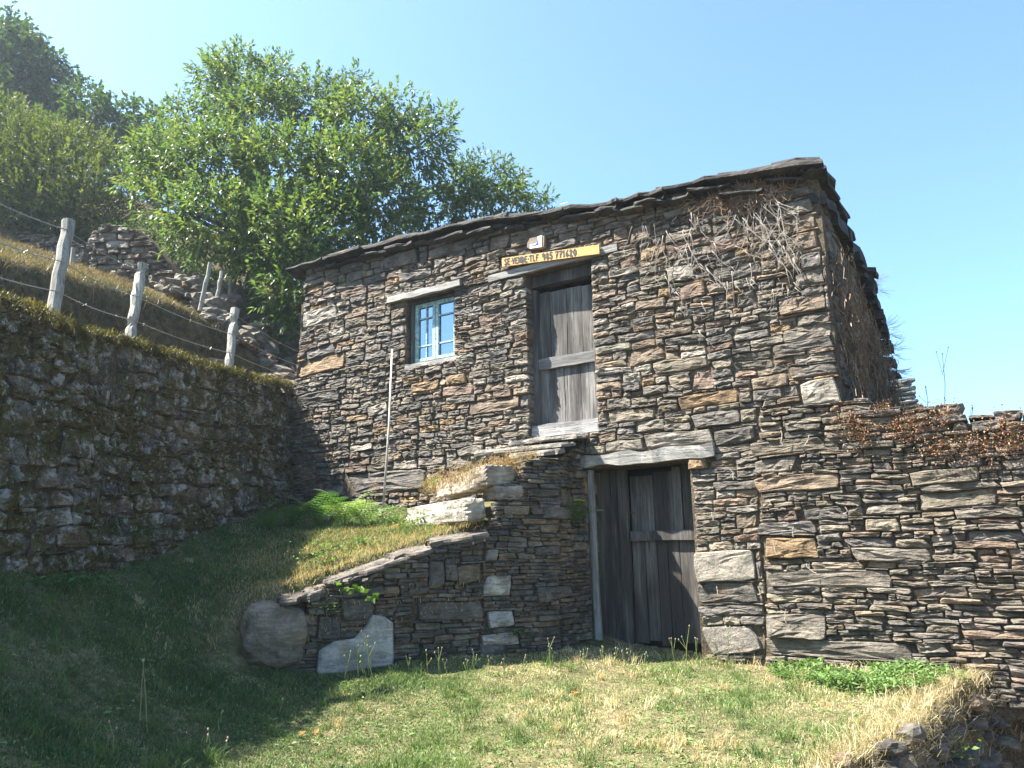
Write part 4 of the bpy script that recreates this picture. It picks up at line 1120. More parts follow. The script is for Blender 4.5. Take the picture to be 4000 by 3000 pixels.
tl = thing('number_tile', FA.w(*FA.uv(2085, 960), 0.06), 'broken white enamel house number tile with blue mark above the sign', 'tile')
fu = lambda x, y, o: FA.w(*FA.uv(x, y, o), o)
m = MB(); pp = [(2070, 930), (2100, 925), (2116, 918), (2126, 922), (2124, 962), (2114, 970), (2072, 974), (2058, 966), (2060, 948)]
V = [fu(x, y, 0.062) for x, y in pp]; m.add([v - NA * 0.05 for v in V] + V, [tuple(range(len(V), 2 * len(V)))[::-1]] + [(i, (i + 1) % 9, 9 + (i + 1) % 9, 9 + i)[::-1] for i in range(9)]); m.build('mortar_bed', M_MORTAR, tl, origin='mid')
m = MB(); pp = [(2070, 971), (2115, 964), (2115, 920), (2100, 923), (2100, 938), (2092, 952), (2080, 954), (2070, 955)]
V = [fu(x, y, 0.070) for x, y in pp]; m.add([v - NA * 0.008 for v in V] + V, [tuple(range(8, 16))] + [(i, (i + 1) % 8, 8 + (i + 1) % 8, 8 + i) for i in range(8)]); m.build('tile_face', M_TILE, tl, origin='mid')
m = MB(); V = [fu(x, y, 0.0715) for x, y in [(2074, 957), (2086, 957), (2094, 953), (2098, 940), (2100, 932), (2102, 952), (2106, 955), (2098, 958), (2090, 960), (2078, 960)]]; m.add(V, [tuple(range(10))]); m.build('blue_mark', M_BLUE, tl, origin='mid')

pt, pb = FA.uv(1532, 1365, 0.25), FA.uv(1496, 1990, 0.7)
m = MB(); top_, bot_ = FA.w(*pt, 0.25), FA.w(*pb, 0.7); bot_ = top_.lerp(bot_, 1.02)
m.tube([bot_, bot_.lerp(top_, 0.5) + TA * 0.018, top_], [0.0125, 0.012, 0.0115], 8)
tag(m.build('pole', M_POLE, smooth=True, origin=bot_), 'thin pale pole leaning against the wall under the window', 'pole')

# ------------------------------------------------------------------ rough stone edge of the lawn, lower right
rng = random.Random(61)
edg = thing('retaining_wall', (EDGE[4][0], EDGE[4][1], -0.8), 'low shaded boulder edging below the dry grass at lower right', 'stone wall')
ep = [Vector((x, y, 0)) for x, y in EDGE[:9]]
mb = MB(); V = []
for p in ep:
    g = float(ground(p.x, p.y)); V += [Vector((p.x, p.y, g - 0.03)), Vector((p.x, p.y, -1.3))]
mb.add(V, [(2 * i, 2 * i + 2, 2 * i + 3, 2 * i + 1) for i in range(len(ep) - 1)]); mb.build('core', M_CORE, edg)
for i in range(len(ep) - 1):
    d = ep[i + 1] - ep[i]; nrm = Vector((-d.y, d.x, 0)).normalized() 
    if nrm.y > 0: nrm = -nrm
    k = max(1, int(d.length / 0.16))
    for j in range(k):
        p = ep[i] + d * ((j + rng.random()) / k); g = float(ground(p.x, p.y))
        for lv in range(5):
            q = p + nrm * rng.uniform(-0.06, 0.05) + Vector((0, 0, g - 0.13 - lv * 0.15 + rng.uniform(-0.05, 0.04)))
            rock('stone', edg, q, rng.uniform(0.07, 0.15), rng, M_STONE, [('brown', 2), ('dark', 6), ('blue', 1)])
n = 9000; k = rg_e = np.random.default_rng(3)
si = k.integers(0, len(ep) - 1, n); tt = k.random(n); A_ = np.array([tuple(p) for p in ep])
P = A_[si] * (1 - tt[:, None]) + A_[si + 1] * tt[:, None] + k.normal(0, 0.05, (n, 3)); P[:, 2] = ground(P[:, 0], P[:, 1]) + 0.01 - 0.55 * k.random(n) ** 2.2
EDGE_P = P
loose = [(3290, 2975, 0.06, 'brown'), (3480, 2935, 0.09, 'dark'), (3560, 2885, 0.11, 'dark'), (330, 2165, 0.10, 'dark'), (415, 2175, 0.08, 'grey'), (380, 2150, 0.07, 'dark'), (950, 2585, 0.05, 'pale')]
names = ['small brown stone at the lawn edge near the bottom right', 'squarish dark stone on the crest of the low edging', 'dark stone set into dry grass above the low edging', 'dark stone lying at the foot of the mossy wall',
         'grey stone right of the dark one below the mossy wall', 'smallest dark stone under the mossy wall', 'little pale stone beside the big boulder']
for (px, py, sz, t), lb in zip(loose, names):
    p = Vector(at_z(px, py, 0.0))
    for _ in range(12): p = Vector(at_z(px, py, float(ground(p.x, p.y))))
    tag(rock('loose_stone', None, p + Z * sz * 0.2, sz, rng, M_STONE, [(t, 1)]), lb, 'stone', 'loose stones on the grass')

# ------------------------------------------------------------------ leaves
nrng = np.random.default_rng(5)
def unit(v): return v / np.maximum(np.linalg.norm(v, axis=-1, keepdims=True), 1e-9)
def leaves(P, D, L, W, cols, droop=0.25, fold=0.25, rg=nrng):
    """lance-shaped folded leaves: P base, D direction, L length, W half width; 6 verts, 4 tris each"""
    n = len(P); D = unit(D); L = np.broadcast_to(L, (n,))[:, None]; W = np.broadcast_to(W, (n,))[:, None]
    S = unit(np.cross(D, unit(rg.normal(size=(n, 3)) * 0.5 + np.array([0, 0, 1.0])))); U = np.cross(S, D)
    m = P + D * L * 0.45 - np.array([0, 0, 1]) * L * droop * 0.15
    t = P + D * L - np.array([0, 0, 1]) * L * droop
    V = np.stack([P, m + S * W + U * W * fold, m, m - S * W + U * W * fold, t], 1).reshape(-1, 3)
    b = (np.arange(n) * 5)[:, None]
    F = np.concatenate([b + np.array([[0, 2, 1]]), b + np.array([[0, 3, 2]]), b + np.array([[1, 2, 4]]), b + np.array([[2, 3, 4]])], 0)
    return V, F, np.repeat(cols, 5, axis=0)

def crown_points(blobs, per, shell=0.55, rg=nrng, squash=0.9):
    P, D = [], []
    for (px, py, r, y) in blobs:
        c = at_y(px, py, y); R = r * y / FPX; n = max(6, int(per * R * R))
        u = unit(rg.normal(size=(n, 3))); rad = R * (shell + (1 - shell) * rg.random((n, 1)) ** 0.6) * (1 + 0.22 * nz2(u[:, :1] * 3 + px, u[:, 2:] * 3 + py, 1.0, 9))
        P.append(c + u * rad * np.array([1, 1, squash])); D.append(unit(u + np.array([0, 0, 0.35]) + rg.normal(size=(n, 3)) * 0.35))
    return np.concatenate(P), np.concatenate(D)

def sprigs(P, D, nl, length, L, W, base, rg=nrng, spread=0.9, droop=0.25, tip=None):
    """along each twig nl leaves"""
    n = len(P); ps, ds, cs = [], [], []
    tone = base[rg.integers(0, len(base), n)] * rg.uniform(0.75, 1.25, (n, 1))
    for k in range(nl):
        t = (k + 0.6) / nl
        side = unit(rg.normal(size=(n, 3)))
        ps.append(P + D * length * t); ds.append(unit(D * (0.35 + 0.7 * t) + side * spread * (1.15 - 0.6 * t)))
        cs.append(tone * rg.uniform(0.85, 1.15, (n, 1)))
    P2 = np.concatenate(ps); D2 = np.concatenate(ds); C2 = np.concatenate(cs); m = len(P2)
    return leaves(P2, D2, L * rg.uniform(0.7, 1.25, m), W * rg.uniform(0.8, 1.2, m), C2, droop, rg=rg)

def limb(mb, a, b, r0, r1, rng, col, wob=0.12, n=6):
    a, b = Vector(a), Vector(b); pts = []
    for k in range(n + 1):
        t = k / n; w = (b - a).length * wob * math.sin(math.pi * t)
        pts.append(a.lerp(b, t) + Vector((rng.uniform(-w, w), rng.uniform(-w, w), rng.uniform(-w, w) * 0.5)) * 0.5)
    mb.tube(pts, [r0 + (r1 - r0) * k / n for k in range(n + 1)], 7, col)

def tree(name, label, base, blobs, per, nl, length, L, W, cols, mat, seed, group=None, trunk_r=0.14, bark=(0.10, 0.085, 0.068), shell=0.55, droop=0.25, spread=0.9, cat='tree', trunk_to=0.35, shrink=1.0):
    rg = np.random.default_rng(seed); r = random.Random(seed)
    root = thing(name, base, label, cat, group)
    mb = MB(); base = Vector(base)
    cen = [Vector(at_y(px, py, y)) for px, py, q, y in blobs]
    mid_ = sum(cen, Vector()) / len(cen); fork = base.lerp(mid_, trunk_to); fork.x = base.x + (mid_.x - base.x) * 0.3
    limb(mb, base - Z * 0.3, fork, trunk_r, trunk_r * 0.7, r, bark, 0.05)
    for c in cen: limb(mb, fork, c, trunk_r * 0.5, trunk_r * 0.1, r, bark, 0.1)
    mb.build('trunk', M_BARK, root, smooth=True)
    P, D = crown_points([(q[0], q[1], q[2] * shrink, q[3]) for q in blobs], per, shell, rg)
    V, F, C = sprigs(P, D, nl, length, L, W, np.array(cols), rg, spread, droop)
    tw_n = len(P)
    o = link('crown', mesh_np('crown', V - np.array(WLOC[root.name]), F, C, smooth=False), mat, root, WLOC[root.name]); o['kind'] = 'stuff'
    return root

CH = [(0.092, 0.140, 0.046), (0.080, 0.126, 0.042), (0.115, 0.160, 0.050), (0.062, 0.102, 0.036), (0.150, 0.178, 0.056)]
main_b = [(930, 340, 175, 15.5), (840, 310, 100, 15.8), (1080, 310, 110, 15.5), (1010, 480, 210, 15), (1220, 400, 150, 15), (1370, 345, 75, 15), (1400, 480, 190, 14.5), (1560, 440, 110, 14.5), (1620, 570, 170, 14.3), (1730, 500, 65, 14.5), (740, 480, 130, 15),
          (680, 620, 170, 14), (850, 650, 220, 13.6), (1100, 680, 260, 13.6), (1350, 680, 230, 13.6), (560, 700, 80, 13.5), (660, 800, 110, 13.2), (830, 860, 200, 12.9), (1060, 900, 220, 12.8), (1290, 880, 220, 13.2), (1500, 800, 200, 13.6),
          (1130, 1060, 150, 12.4), (1180, 960, 160, 12.5), (1350, 1000, 130, 13.2), (1120, 1180, 90, 12.2), (1180, 1130, 90, 12.2), (980, 1010, 110, 12.8), (600, 600, 90, 14)]
tb = at_y(972, 1165, 14.0)
tree('chestnut_tree', 'large bright green chestnut tree rising behind the left end of the roof', tb, main_b, 600, 11, 0.38, 0.128, 0.024, CH, M_LEAF, 71, trunk_r=0.16, shrink=0.73, shell=0.4)
right_b = [(1800, 720, 130, 15.5), (1900, 700, 110, 15.5), (1980, 690, 60, 15.5), (1700, 830, 150, 15), (1850, 830, 130, 15), (2020, 770, 75, 15), (1600, 880, 110, 15), (1960, 820, 80, 15)]
tree('chestnut_tree', 'smaller darker chestnut crown just above the middle of the roof', (-1.6, 15.4, float(hill(-1.6, 15.4))), right_b, 600, 11, 0.36, 0.125, 0.023, [tuple(q * 0.85 for q in c) for c in CH], M_LEAF, 72, trunk_r=0.13, shrink=0.68)
shoot_b = [(2112, 770, 22, 15), (2112, 800, 32, 15), (2050, 790, 40, 15), (2120, 825, 40, 15)]
tree('chestnut_sapling', 'young upright chestnut shoots peeping over the roof right of the crowns', (0.4, 15.2, float(hill(0.4, 15.2))), shoot_b, 420, 8, 0.35, 0.17, 0.022, CH[:3], M_LEAF, 73, trunk_r=0.04, cat='sapling', trunk_to=0.7)
OK_ = [(0.040, 0.068, 0.022), (0.055, 0.085, 0.026), (0.034, 0.058, 0.022)]
dark_b = [(-120, 260, 330, 28), (60, 270, 190, 27), (160, 300, 150, 27), (40, 150, 90, 27), (230, 380, 120, 27), (60, 450, 220, 27), (220, 470, 130, 27), (-200, 500, 300, 27)]
tree('oak_tree', 'tall dark oak crown cut by the left edge of the picture', (-17.5, 28, float(hill(-17.5, 28))), dark_b, 110, 10, 0.6, 0.22, 0.07, OK_, M_LEAF2, 74, trunk_r=0.35, shrink=0.82)
dark2_b = [(340, 420, 90, 25), (400, 480, 120, 25), (500, 470, 90, 25), (470, 580, 120, 25), (570, 540, 80, 25), (330, 530, 110, 25), (600, 620, 90, 24), (250, 560, 120, 25), (620, 480, 60, 24)]
tree('oak_tree', 'lower dark oak crown between the tall oak and the chestnut', (-12.2, 25, float(hill(-12.2, 25))), dark2_b, 150, 10, 0.5, 0.20, 0.06, [(0.055, 0.09, 0.028), (0.07, 0.10, 0.03), (0.045, 0.075, 0.026)], M_LEAF2, 75, trunk_r=0.25, shrink=0.85)
BR = [(0.098, 0.115, 0.040), (0.125, 0.138, 0.048), (0.078, 0.092, 0.033)]
shrub_b = [(-80, 480, 150, 17), (20, 500, 130, 17), (120, 540, 110, 17), (210, 570, 110, 17), (300, 600, 110, 17), (390, 640, 110, 17), (470, 690, 90, 17), (60, 640, 170, 16.6), (200, 690, 160, 16.6), (340, 740, 150, 16.6), (450, 800, 110, 16.6),
           (0, 780, 190, 16.5), (160, 820, 160, 16.5), (310, 850, 140, 16.5), (430, 880, 100, 16.5), (540, 770, 70, 16.5), (60, 930, 130, 16.8), (250, 960, 110, 17), (400, 960, 100, 17), (-150, 700, 250, 16.5)]
tree('broom_thicket', 'dense yellow-green broom thicket on the slope at left', (-10.6, 17.2, float(hill(-10.6, 17.2))), shrub_b, 420, 12, 0.34, 0.085, 0.017, BR, M_LEAF2, 76, cat='shrub', trunk_r=0.08, shell=0.35, spread=0.6, droop=0.0)
low_b = [(1010, 1230, 60, 13), (1110, 1270, 60, 12.6), (1160, 1240, 60, 12.3), (640, 940, 75, 15.6), (740, 960, 90, 15.2), (840, 1010, 90, 14.8), (920, 1070, 70, 14.6), (540, 910, 70, 16), (1060, 1120, 80, 13.8)]
tree('bramble_bush', 'dark low bushes under the chestnut beside the roof corner', (-3.9, 12.9, float(hill(-3.9, 12.9))), low_b, 700, 8, 0.22, 0.08, 0.025, [(0.05, 0.09, 0.022), (0.07, 0.115, 0.026)], M_LEAF2, 77, cat='bush', trunk_r=0.02)

# ------------------------------------------------------------------ grass
def blades(P, H, W, cols, lean=0.5, rg=nrng):
    n = len(P); a = rg.uniform(0, 2 * np.pi, n); S = np.stack([np.cos(a), np.sin(a), 0 * a], 1)
    b = rg.uniform(0, 2 * np.pi, n); Dv = np.stack([np.cos(b), np.sin(b), 0 * b], 1) * (lean * rg.random(n) ** 0.7)[:, None]
    H = np.broadcast_to(H, (n,))[:, None]; W = np.broadcast_to(W, (n,))[:, None]; up = np.array([0, 0, 1.0])
    m = P + up * H * 0.55 + Dv * H * 0.4; t = P + up * H * (1 - 0.25 * np.linalg.norm(Dv, axis=1, keepdims=True)) + Dv * H * 1.1
    V = np.stack([P - S * W, P + S * W, m - S * W * 0.8, m + S * W * 0.8, t], 1).reshape(-1, 3)
    k = (np.arange(n) * 5)[:, None]
    F = np.concatenate([k + np.array([[0, 1, 3]]), k + np.array([[0, 3, 2]]), k + np.array([[2, 3, 4]])], 0)
    return V, F, np.repeat(cols, 5, axis=0)

rg = np.random.default_rng(17)
GREEN = np.array([(0.160, 0.235, 0.078), (0.195, 0.270, 0.10), (0.125, 0.195, 0.065)]); STRAW = np.array([(0.54, 0.45, 0.28), (0.47, 0.38, 0.22), (0.62, 0.54, 0.37)])
SHADE_GREEN = np.array([(0.070, 0.125, 0.050), (0.085, 0.140, 0.052), (0.060, 0.105, 0.045)])
def scatter(n, x0, x1, y0, y1, keep):
    x = rg.uniform(x0, x1, n); y = rg.uniform(y0, y1, n); k = keep(x, y); return x[k], y[k]
def on_lawn(x, y):
    d, s = behind_ramp(x, y)
    return (fa_dist(x, y) > 0.03) & (mo_dist(x, y) > 0.03) & inside(LAWN_POLY, x, y) & ~((d > -0.03) & (d < 0.12) & (s > -RLEN - 0.05) & (s < 0.1)) & ~((d > 0) & (s > RA.uv(1900, 2060)[0]))
def dryness_and_shade(x, y):
    return np.clip(0.35 + 0.50 * nz2(x, y, 1.1, 11) + 0.38 * nz2(x, y, 3.7, 12) + 0.16 * (x - 0.6) * (x > -1.2) - 0.75 * sstep(3.0, 1.9, mo_dist(x, y)), 0.02, 0.97)  # less straw by the mossy wall, so the shaded lawn is darker in colour
def lawn_cols(x, y, extra=0.0):
    n = len(x); dry = rg.random(n) < np.clip(dryness_and_shade(x, y) + extra, 0, 1)  # dry: straw blades, made fewer in the mossy wall's shade
    c = np.where(dry[:, None], STRAW[rg.integers(0, 3, n)], GREEN[rg.integers(0, 3, n)])
    in_shade = rg.random(n) < 0.85 * sstep(3.2, 1.8, mo_dist(x, y))           # deeper green near the mossy wall puts its shade into the blades
    c = np.where((in_shade & ~dry)[:, None], SHADE_GREEN[rg.integers(0, 3, n)], c)
    return c * rg.uniform(0.7, 1.25, (n, 1)), dry
x, y = scatter(260000, -3.6, 4.6, 3.6, 10.2, on_lawn)
x2, y2 = scatter(150000, -3.6, 0.2, 3.6, 9.6, lambda x, y: on_lawn(x, y) & (mo_dist(x, y) < 3.0)); x = np.concatenate([x, x2]); y = np.concatenate([y, y2])
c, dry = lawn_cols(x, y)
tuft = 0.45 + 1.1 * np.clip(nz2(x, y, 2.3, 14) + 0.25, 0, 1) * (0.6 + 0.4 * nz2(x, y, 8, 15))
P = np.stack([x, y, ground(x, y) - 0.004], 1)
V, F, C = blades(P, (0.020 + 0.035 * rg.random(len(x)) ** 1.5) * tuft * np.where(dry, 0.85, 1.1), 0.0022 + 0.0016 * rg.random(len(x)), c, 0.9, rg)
tag(link('lawn_grass', mesh_np('lawn_grass', V, F, C, False), M_GRASS), 'short half-dried mown grass covering the lawn', 'grass', kind='stuff')
n = len(EDGE_P); V, F, C = blades(EDGE_P, 0.05 + 0.08 * rg.random(n), 0.002, STRAW[rg.integers(0, 3, n)] * rg.uniform(0.4, 1.0, (n, 1)), 1.8, rg)
o = link('dry_grass', mesh_np('dry_grass', V, F, C, False), M_GRASS, edg); o['kind'] = 'stuff'
# flat broad weed leaves in the lawn
x, y = scatter(14000, -3.4, 4.2, 3.8, 8.5, lambda x, y: on_lawn(x, y) & (nz2(x, y, 2.7, 21) > 0.05))
a = rg.uniform(0, 6.28, len(x)); D = np.stack([np.cos(a), np.sin(a), rg.uniform(0.1, 0.8, len(x))], 1)
V, F, C = leaves(np.stack([x, y, ground(x, y)], 1), D, rg.uniform(0.03, 0.075, len(x)), rg.uniform(0.005, 0.011, len(x)), GREEN[rg.integers(0, 3, len(x))] * rg.uniform(0.7, 1.35, (len(x), 1)), 0.35, rg=rg)
tag(link('lawn_weeds', mesh_np('lawn_weeds', V, F, C, False), M_GRASS), 'flat plantain and clover leaves among the grass', 'weeds', kind='stuff')
tx, ty = scatter(900, -3.3, 4.2, 3.8, 8.0, on_lawn); tx, ty = tx[:420], ty[:420]
k_ = rg.integers(18, 46, len(tx)); x = np.repeat(tx, k_) + rg.normal(0, 0.028, k_.sum()); y = np.repeat(ty, k_) + rg.normal(0, 0.028, k_.sum()); n = len(x)
tone = np.repeat(np.where((rg.random(len(tx)) < np.clip(dryness_and_shade(tx, ty), 0, 1))[:, None], STRAW[rg.integers(0, 3, len(tx))], GREEN[rg.integers(0, 3, len(tx))] * 0.8), k_, axis=0)
V, F, C = blades(np.stack([x, y, ground(x, y) - 0.004], 1), np.repeat(rg.uniform(0.05, 0.13, len(tx)), k_) * rg.uniform(0.5, 1.1, n), 0.0022, tone * rg.uniform(0.7, 1.2, (n, 1)), 0.9, rg)
tag(link('grass_tufts', mesh_np('grass_tufts', V, F, C, False), M_GRASS), 'uneven taller grass tufts scattered over the lawn', 'grass', kind='stuff')
# lush green patch along the foot of the right wall
gp = [tuple(at_z(px, py, -0.05)[:2]) for px, py in [(2960, 2590), (3060, 2570), (3500, 2590), (3720, 2575), (3800, 2640), (3780, 2680), (3560, 2690), (3400, 2690), (3200, 2660), (3060, 2630)]]
x, y = scatter(60000, 1.4, 4.3, 4.8, 7.6, lambda x, y: inside(gp, x, y) & (fa_dist(x, y) > 0.06) & (nz2(x, y, 2.6, 61) + 0.5 * nz2(x, y, 9, 62) > -0.35))
x, y = x[:5200], y[:5200]
a = rg.uniform(0, 6.28, len(x)); D = np.stack([np.cos(a), np.sin(a), rg.uniform(0.2, 1.4, len(x))], 1)
V, F, C = leaves(np.stack([x, y, ground(x, y) + rg.uniform(0, 0.13, len(x)) * (0.6 + 0.4 * nz2(x, y, 3, 2))], 1), D, rg.uniform(0.05, 0.10, len(x)), rg.uniform(0.006, 0.011, len(x)), np.array([(0.135, 0.22, 0.07)]) * rg.uniform(0.65, 1.3, (len(x), 1)), 0.3, rg=rg)
tag(link('green_herbs', mesh_np('green_herbs', V, F, C, False), M_GRASS), 'fresh green herb patch along the foot of the right wall', 'herbs', kind='stuff')
# longer dry grass: lawn edge, ramp top, foot of the walls
def edge_grass(x, y): return (fa_dist(x, y) > 0.05) & (mo_dist(x, y) > 1) & inside([(px * 1.015, py - 0.03) for px, py in EDGE] + [(-6, -3), (-6, 13), (7, 13)], x, y) & ((~inside([(px * 0.92 + 0.05, py + 0.24) for px, py in EDGE] + [(-6, -3), (-6, 13), (7, 13)], x, y)) | ((fa_dist(x, y) < 0.16) & (x < 4) & (behind_ramp(x, y)[0] < 0)))
x, y = scatter(90000, -3, 4.6, 3.6, 9.5, edge_grass)
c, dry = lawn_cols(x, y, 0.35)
V, F, C = blades(np.stack([x, y, ground(x, y) - 0.005], 1), 0.04 + 0.10 * rg.random(len(x)) ** 2, 0.002, c, 0.9, rg)
tag(link('tall_dry_grass', mesh_np('tall_dry_grass', V, F, C, False), M_GRASS), 'longer straw grass along the lawn edge and wall foot', 'grass', kind='stuff')
def on_ramp(x, y):
    d, s = behind_ramp(x, y); return (rg.random(np.shape(x)) < sstep(-RLEN - 0.45, -RLEN + 0.5, s + 0.35 * nz2(x, y, 3, 71))) & (d > -0.05) & (d < 1.5) & (s < RA.uv(1900, 2060)[0]) & (fa_dist(x, y) > 0.05)
x, y = scatter(60000, -3, 0.2, 6.2, 9.4, on_ramp)
n = len(x); c = np.array([(0.46, 0.33, 0.17), (0.50, 0.42, 0.24), (0.40, 0.22, 0.12), (0.14, 0.19, 0.05)])[rg.choice(4, n, p=[.36, .28, .2, .16])] * rg.uniform(0.7, 1.2, (n, 1))
d, s_ = behind_ramp(x, y)
zz = np.where(d < 0.1, ground(x + RA.N[0] * -0.2, y + RA.N[1] * -0.2), ground(x, y))
V, F, C = blades(np.stack([x, y, zz], 1), 0.02 + 0.05 * rg.random(n) ** 2, 0.002, c, 1.0, rg)
tag(link('ramp_grass', mesh_np('ramp_grass', V, F, C, False), M_GRASS), 'dry reddish and straw-coloured grass on top of the ramp', 'grass', kind='stuff')
# hillside grass and litter
def on_hill(x, y): return (mo_dist(x, y) < -0.25) & (fa_dist(x, y) > -0.1)
x, y = scatter(120000, -9.5, -2.5, 4.5, 15.5, lambda x, y: on_hill(x, y))
dr = 0.75 + 0.4 * nz2(x, y, 0.8, 31); n = len(x); dry = rg.random(n) < dr
c = np.where(dry[:, None], np.array([(0.17, 0.125, 0.075)]), np.array([(0.07, 0.095, 0.035)])) * rg.uniform(0.5, 1.2, (n, 1))
V, F, C = blades(np.stack([x, y, hill(x, y) - 0.01], 1), 0.04 + 0.12 * rg.random(n) ** 2.5, 0.004, c, 1.0, rg)
tag(link('hill_grass', mesh_np('hill_grass', V, F, C, False), M_GRASS), 'dry grass on the bank above the mossy wall', 'grass', kind='stuff')
# moss and grass fringe on the mossy wall
n = 16000; s = rg.uniform(-0.7, 5.1, n); tv = np.array([mtop(q) for q in np.linspace(-0.7, 5.1, 60)])
top = np.interp(s, np.linspace(-0.7, 5.1, 60), tv); v = np.where(rg.random(n) < 0.3, top + rg.uniform(-0.08, 0.02, n), rg.uniform(-0.2, 1, n) * top)
kp = (nz2(s, v, 1.9, 41) + 0.6 * nz2(s, v, 5, 42) > -0.05) | (v > top - 0.1); s, v = s[kp], v[kp]; n = len(s)
P = MO.o + s[:, None] * MO.T + v[:, None] * MO.U + rg.uniform(0.0, 0.07, (n, 1)) * MO.N
c = np.array([(0.085, 0.078, 0.02), (0.06, 0.06, 0.016), (0.16, 0.13, 0.05)])[rg.integers(0, 3, n)] * rg.uniform(0.6, 1.3, (n, 1))
V, F, C = blades(P, 0.03 + 0.04 * rg.random(n), 0.004, c, 1.6, rg)
o = link('moss', mesh_np('moss', V, F, C, False), M_GRASS, msw); o['kind'] = 'stuff'

# ------------------------------------------------------------------ ferns, stems, sprigs
rng = random.Random(83)
def fern(p, size, nf, label, col, seed, lean=(0, 0, 0)):
    r = random.Random(seed); p = Vector(p)
    root = thing('fern', p, label, 'fern', 'ferns growing at the foot of the walls')
    for f in range(nf):
        a = 2 * math.pi * (f + r.random()) / nf; h = Vector((math.cos(a), math.sin(a), 0)) + Vector(lean); L = size * r.uniform(0.7, 1.15); el = r.uniform(0.95, 1.4)
        m = MB(); spine = []; K = 16
        for k in range(K + 1):
            t = k / K; ang = el - 1.35 * t * t
            spine.append((spine[-1] + (h * math.cos(ang) + Z * math.sin(ang)) * L / K) if spine else p.copy())
        m.tube(spine, [0.004 * (1 - 0.8 * k / K) for k in range(K + 1)], 4, tuple(q * 0.8 for q in col))
        sd = h.cross(Z).normalized(); g = r.uniform(0.8, 1.25); cc = tuple(q * g for q in col)
        for k in range(3, K):
            t = k / K; pl = L * 0.27 * math.sin(math.pi * min(1, (1 - t) * 0.85 + 0.08)) ; d = (spine[k] - spine[k - 1]).normalized()
            for sgn in (-1, 1):
                tip = spine[k] + sd * sgn * pl + d * pl * 0.35 - Z * pl * 0.15; nrm = d.cross(sd).normalized()
                for q in range(4):                       # small lobes along each pinna
                    u0, u1 = q / 4, (q + 1) / 4 + 0.04; b0 = spine[k].lerp(tip, u0); b1 = spine[k].lerp(tip, min(1, u1)); w = pl * 0.085 * (1 - 0.75 * u0); md = b0.lerp(b1, 0.5)
                    m.add([b0, md + d * w, b1, md - d * w * 0.9 + nrm * w * 0.2], [(0, 1, 2), (0, 2, 3)], cc)
        m.build('frond', M_LEAF2, root)
def gp_at(px, py):
    lo, hi = 3.0, 10.5
    for y in np.arange(3.5, 10.5, 0.05):
        p = at_y(px, py, y)
        if p[2] < float(ground(p[0], p[1])): return Vector((p[0], p[1], float(ground(p[0], p[1]))))
    return Vector(at_y(px, py, 9.0))
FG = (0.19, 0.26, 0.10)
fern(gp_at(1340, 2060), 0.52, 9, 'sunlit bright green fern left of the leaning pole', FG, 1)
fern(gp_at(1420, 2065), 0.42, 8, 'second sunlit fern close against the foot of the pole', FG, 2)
fern(gp_at(1240, 2060), 0.50, 9, 'shaded fern left of the sunlit ones', (0.07, 0.14, 0.04), 3)  # ferns out of the sun get a darker green, shade put into the colour
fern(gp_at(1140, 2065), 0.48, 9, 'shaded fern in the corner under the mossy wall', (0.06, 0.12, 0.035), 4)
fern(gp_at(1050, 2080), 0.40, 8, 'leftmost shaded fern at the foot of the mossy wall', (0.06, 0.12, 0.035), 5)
fern(at_y(1690, 1925, 8.1), 0.26, 5, 'tiny fern on the stones behind the pale step', FG, 6)
fern(RR.w(*RR.uv(2225, 2055), 0.03), 0.34, 7, 'dark fern hanging from the ramp beside the lower door', (0.06, 0.12, 0.035), 7, lean=tuple(Vector(RR.N) * 0.9))

def herb(p, h, label, seed, col=(0.12, 0.21, 0.05), n=60, r=0.12, name='leafy_weed', L=0.05):
    q = np.random.default_rng(seed); p = np.array(p)
    P = p + np.stack([q.normal(0, r, n), q.normal(0, r, n), q.uniform(0, h, n)], 1); a = q.uniform(0, 6.28, n)
    D = np.stack([np.cos(a), np.sin(a), q.uniform(0, 0.8, n)], 1)
    V, F, C = leaves(P, D, L * q.uniform(0.6, 1.3, n), L * 0.25 * q.uniform(0.7, 1.2, n), np.array([col]) * q.uniform(0.7, 1.3, (n, 1)), 0.2, rg=q)
    root = thing(name, p, label, 'weed')
    o = link('leaves', mesh_np('leaves', V - p, F, C, False), M_GRASS, root, p); o['kind'] = 'stuff'
    m = MB(); r_ = random.Random(seed)
    for k in range(7):
        e = Vector(P[r_.randrange(n)]); m.tube([Vector(p), Vector(p).lerp(e, 0.6) + Z * 0.02, e], [0.003, 0.0025, 0.0015], 4, tuple(c * 0.8 for c in col))
    m.build('stems', M_GRASS, root, kind='stuff')
herb(gp_at(1530, 2060), 0.22, 'leafy green weed at the foot of the pale step', 1, n=170, r=0.13)
herb(gp_at(1640, 2060), 0.14, 'low green weed in front of the pale step', 2, n=90, r=0.12)
herb(gp_at(1270, 2215), 0.20, 'tall weed with yellowish tops at the shaded edge of the ramp', 3, n=110, r=0.10)
herb(gp_at(1430, 2130), 0.06, 'flat weed rosette on the dry ramp top', 4, n=60, r=0.10)
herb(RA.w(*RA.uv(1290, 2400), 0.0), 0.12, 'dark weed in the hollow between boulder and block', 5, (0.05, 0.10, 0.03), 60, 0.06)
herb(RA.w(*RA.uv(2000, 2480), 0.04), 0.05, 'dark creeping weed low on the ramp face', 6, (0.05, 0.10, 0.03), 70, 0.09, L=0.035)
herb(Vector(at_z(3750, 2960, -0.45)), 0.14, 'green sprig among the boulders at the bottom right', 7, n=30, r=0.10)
herb(Vector(at_z(3690, 2950, -0.6)), 0.14, 'shaded green weed low between the bottom right boulders', 8, (0.08, 0.15, 0.04), 50, 0.10)
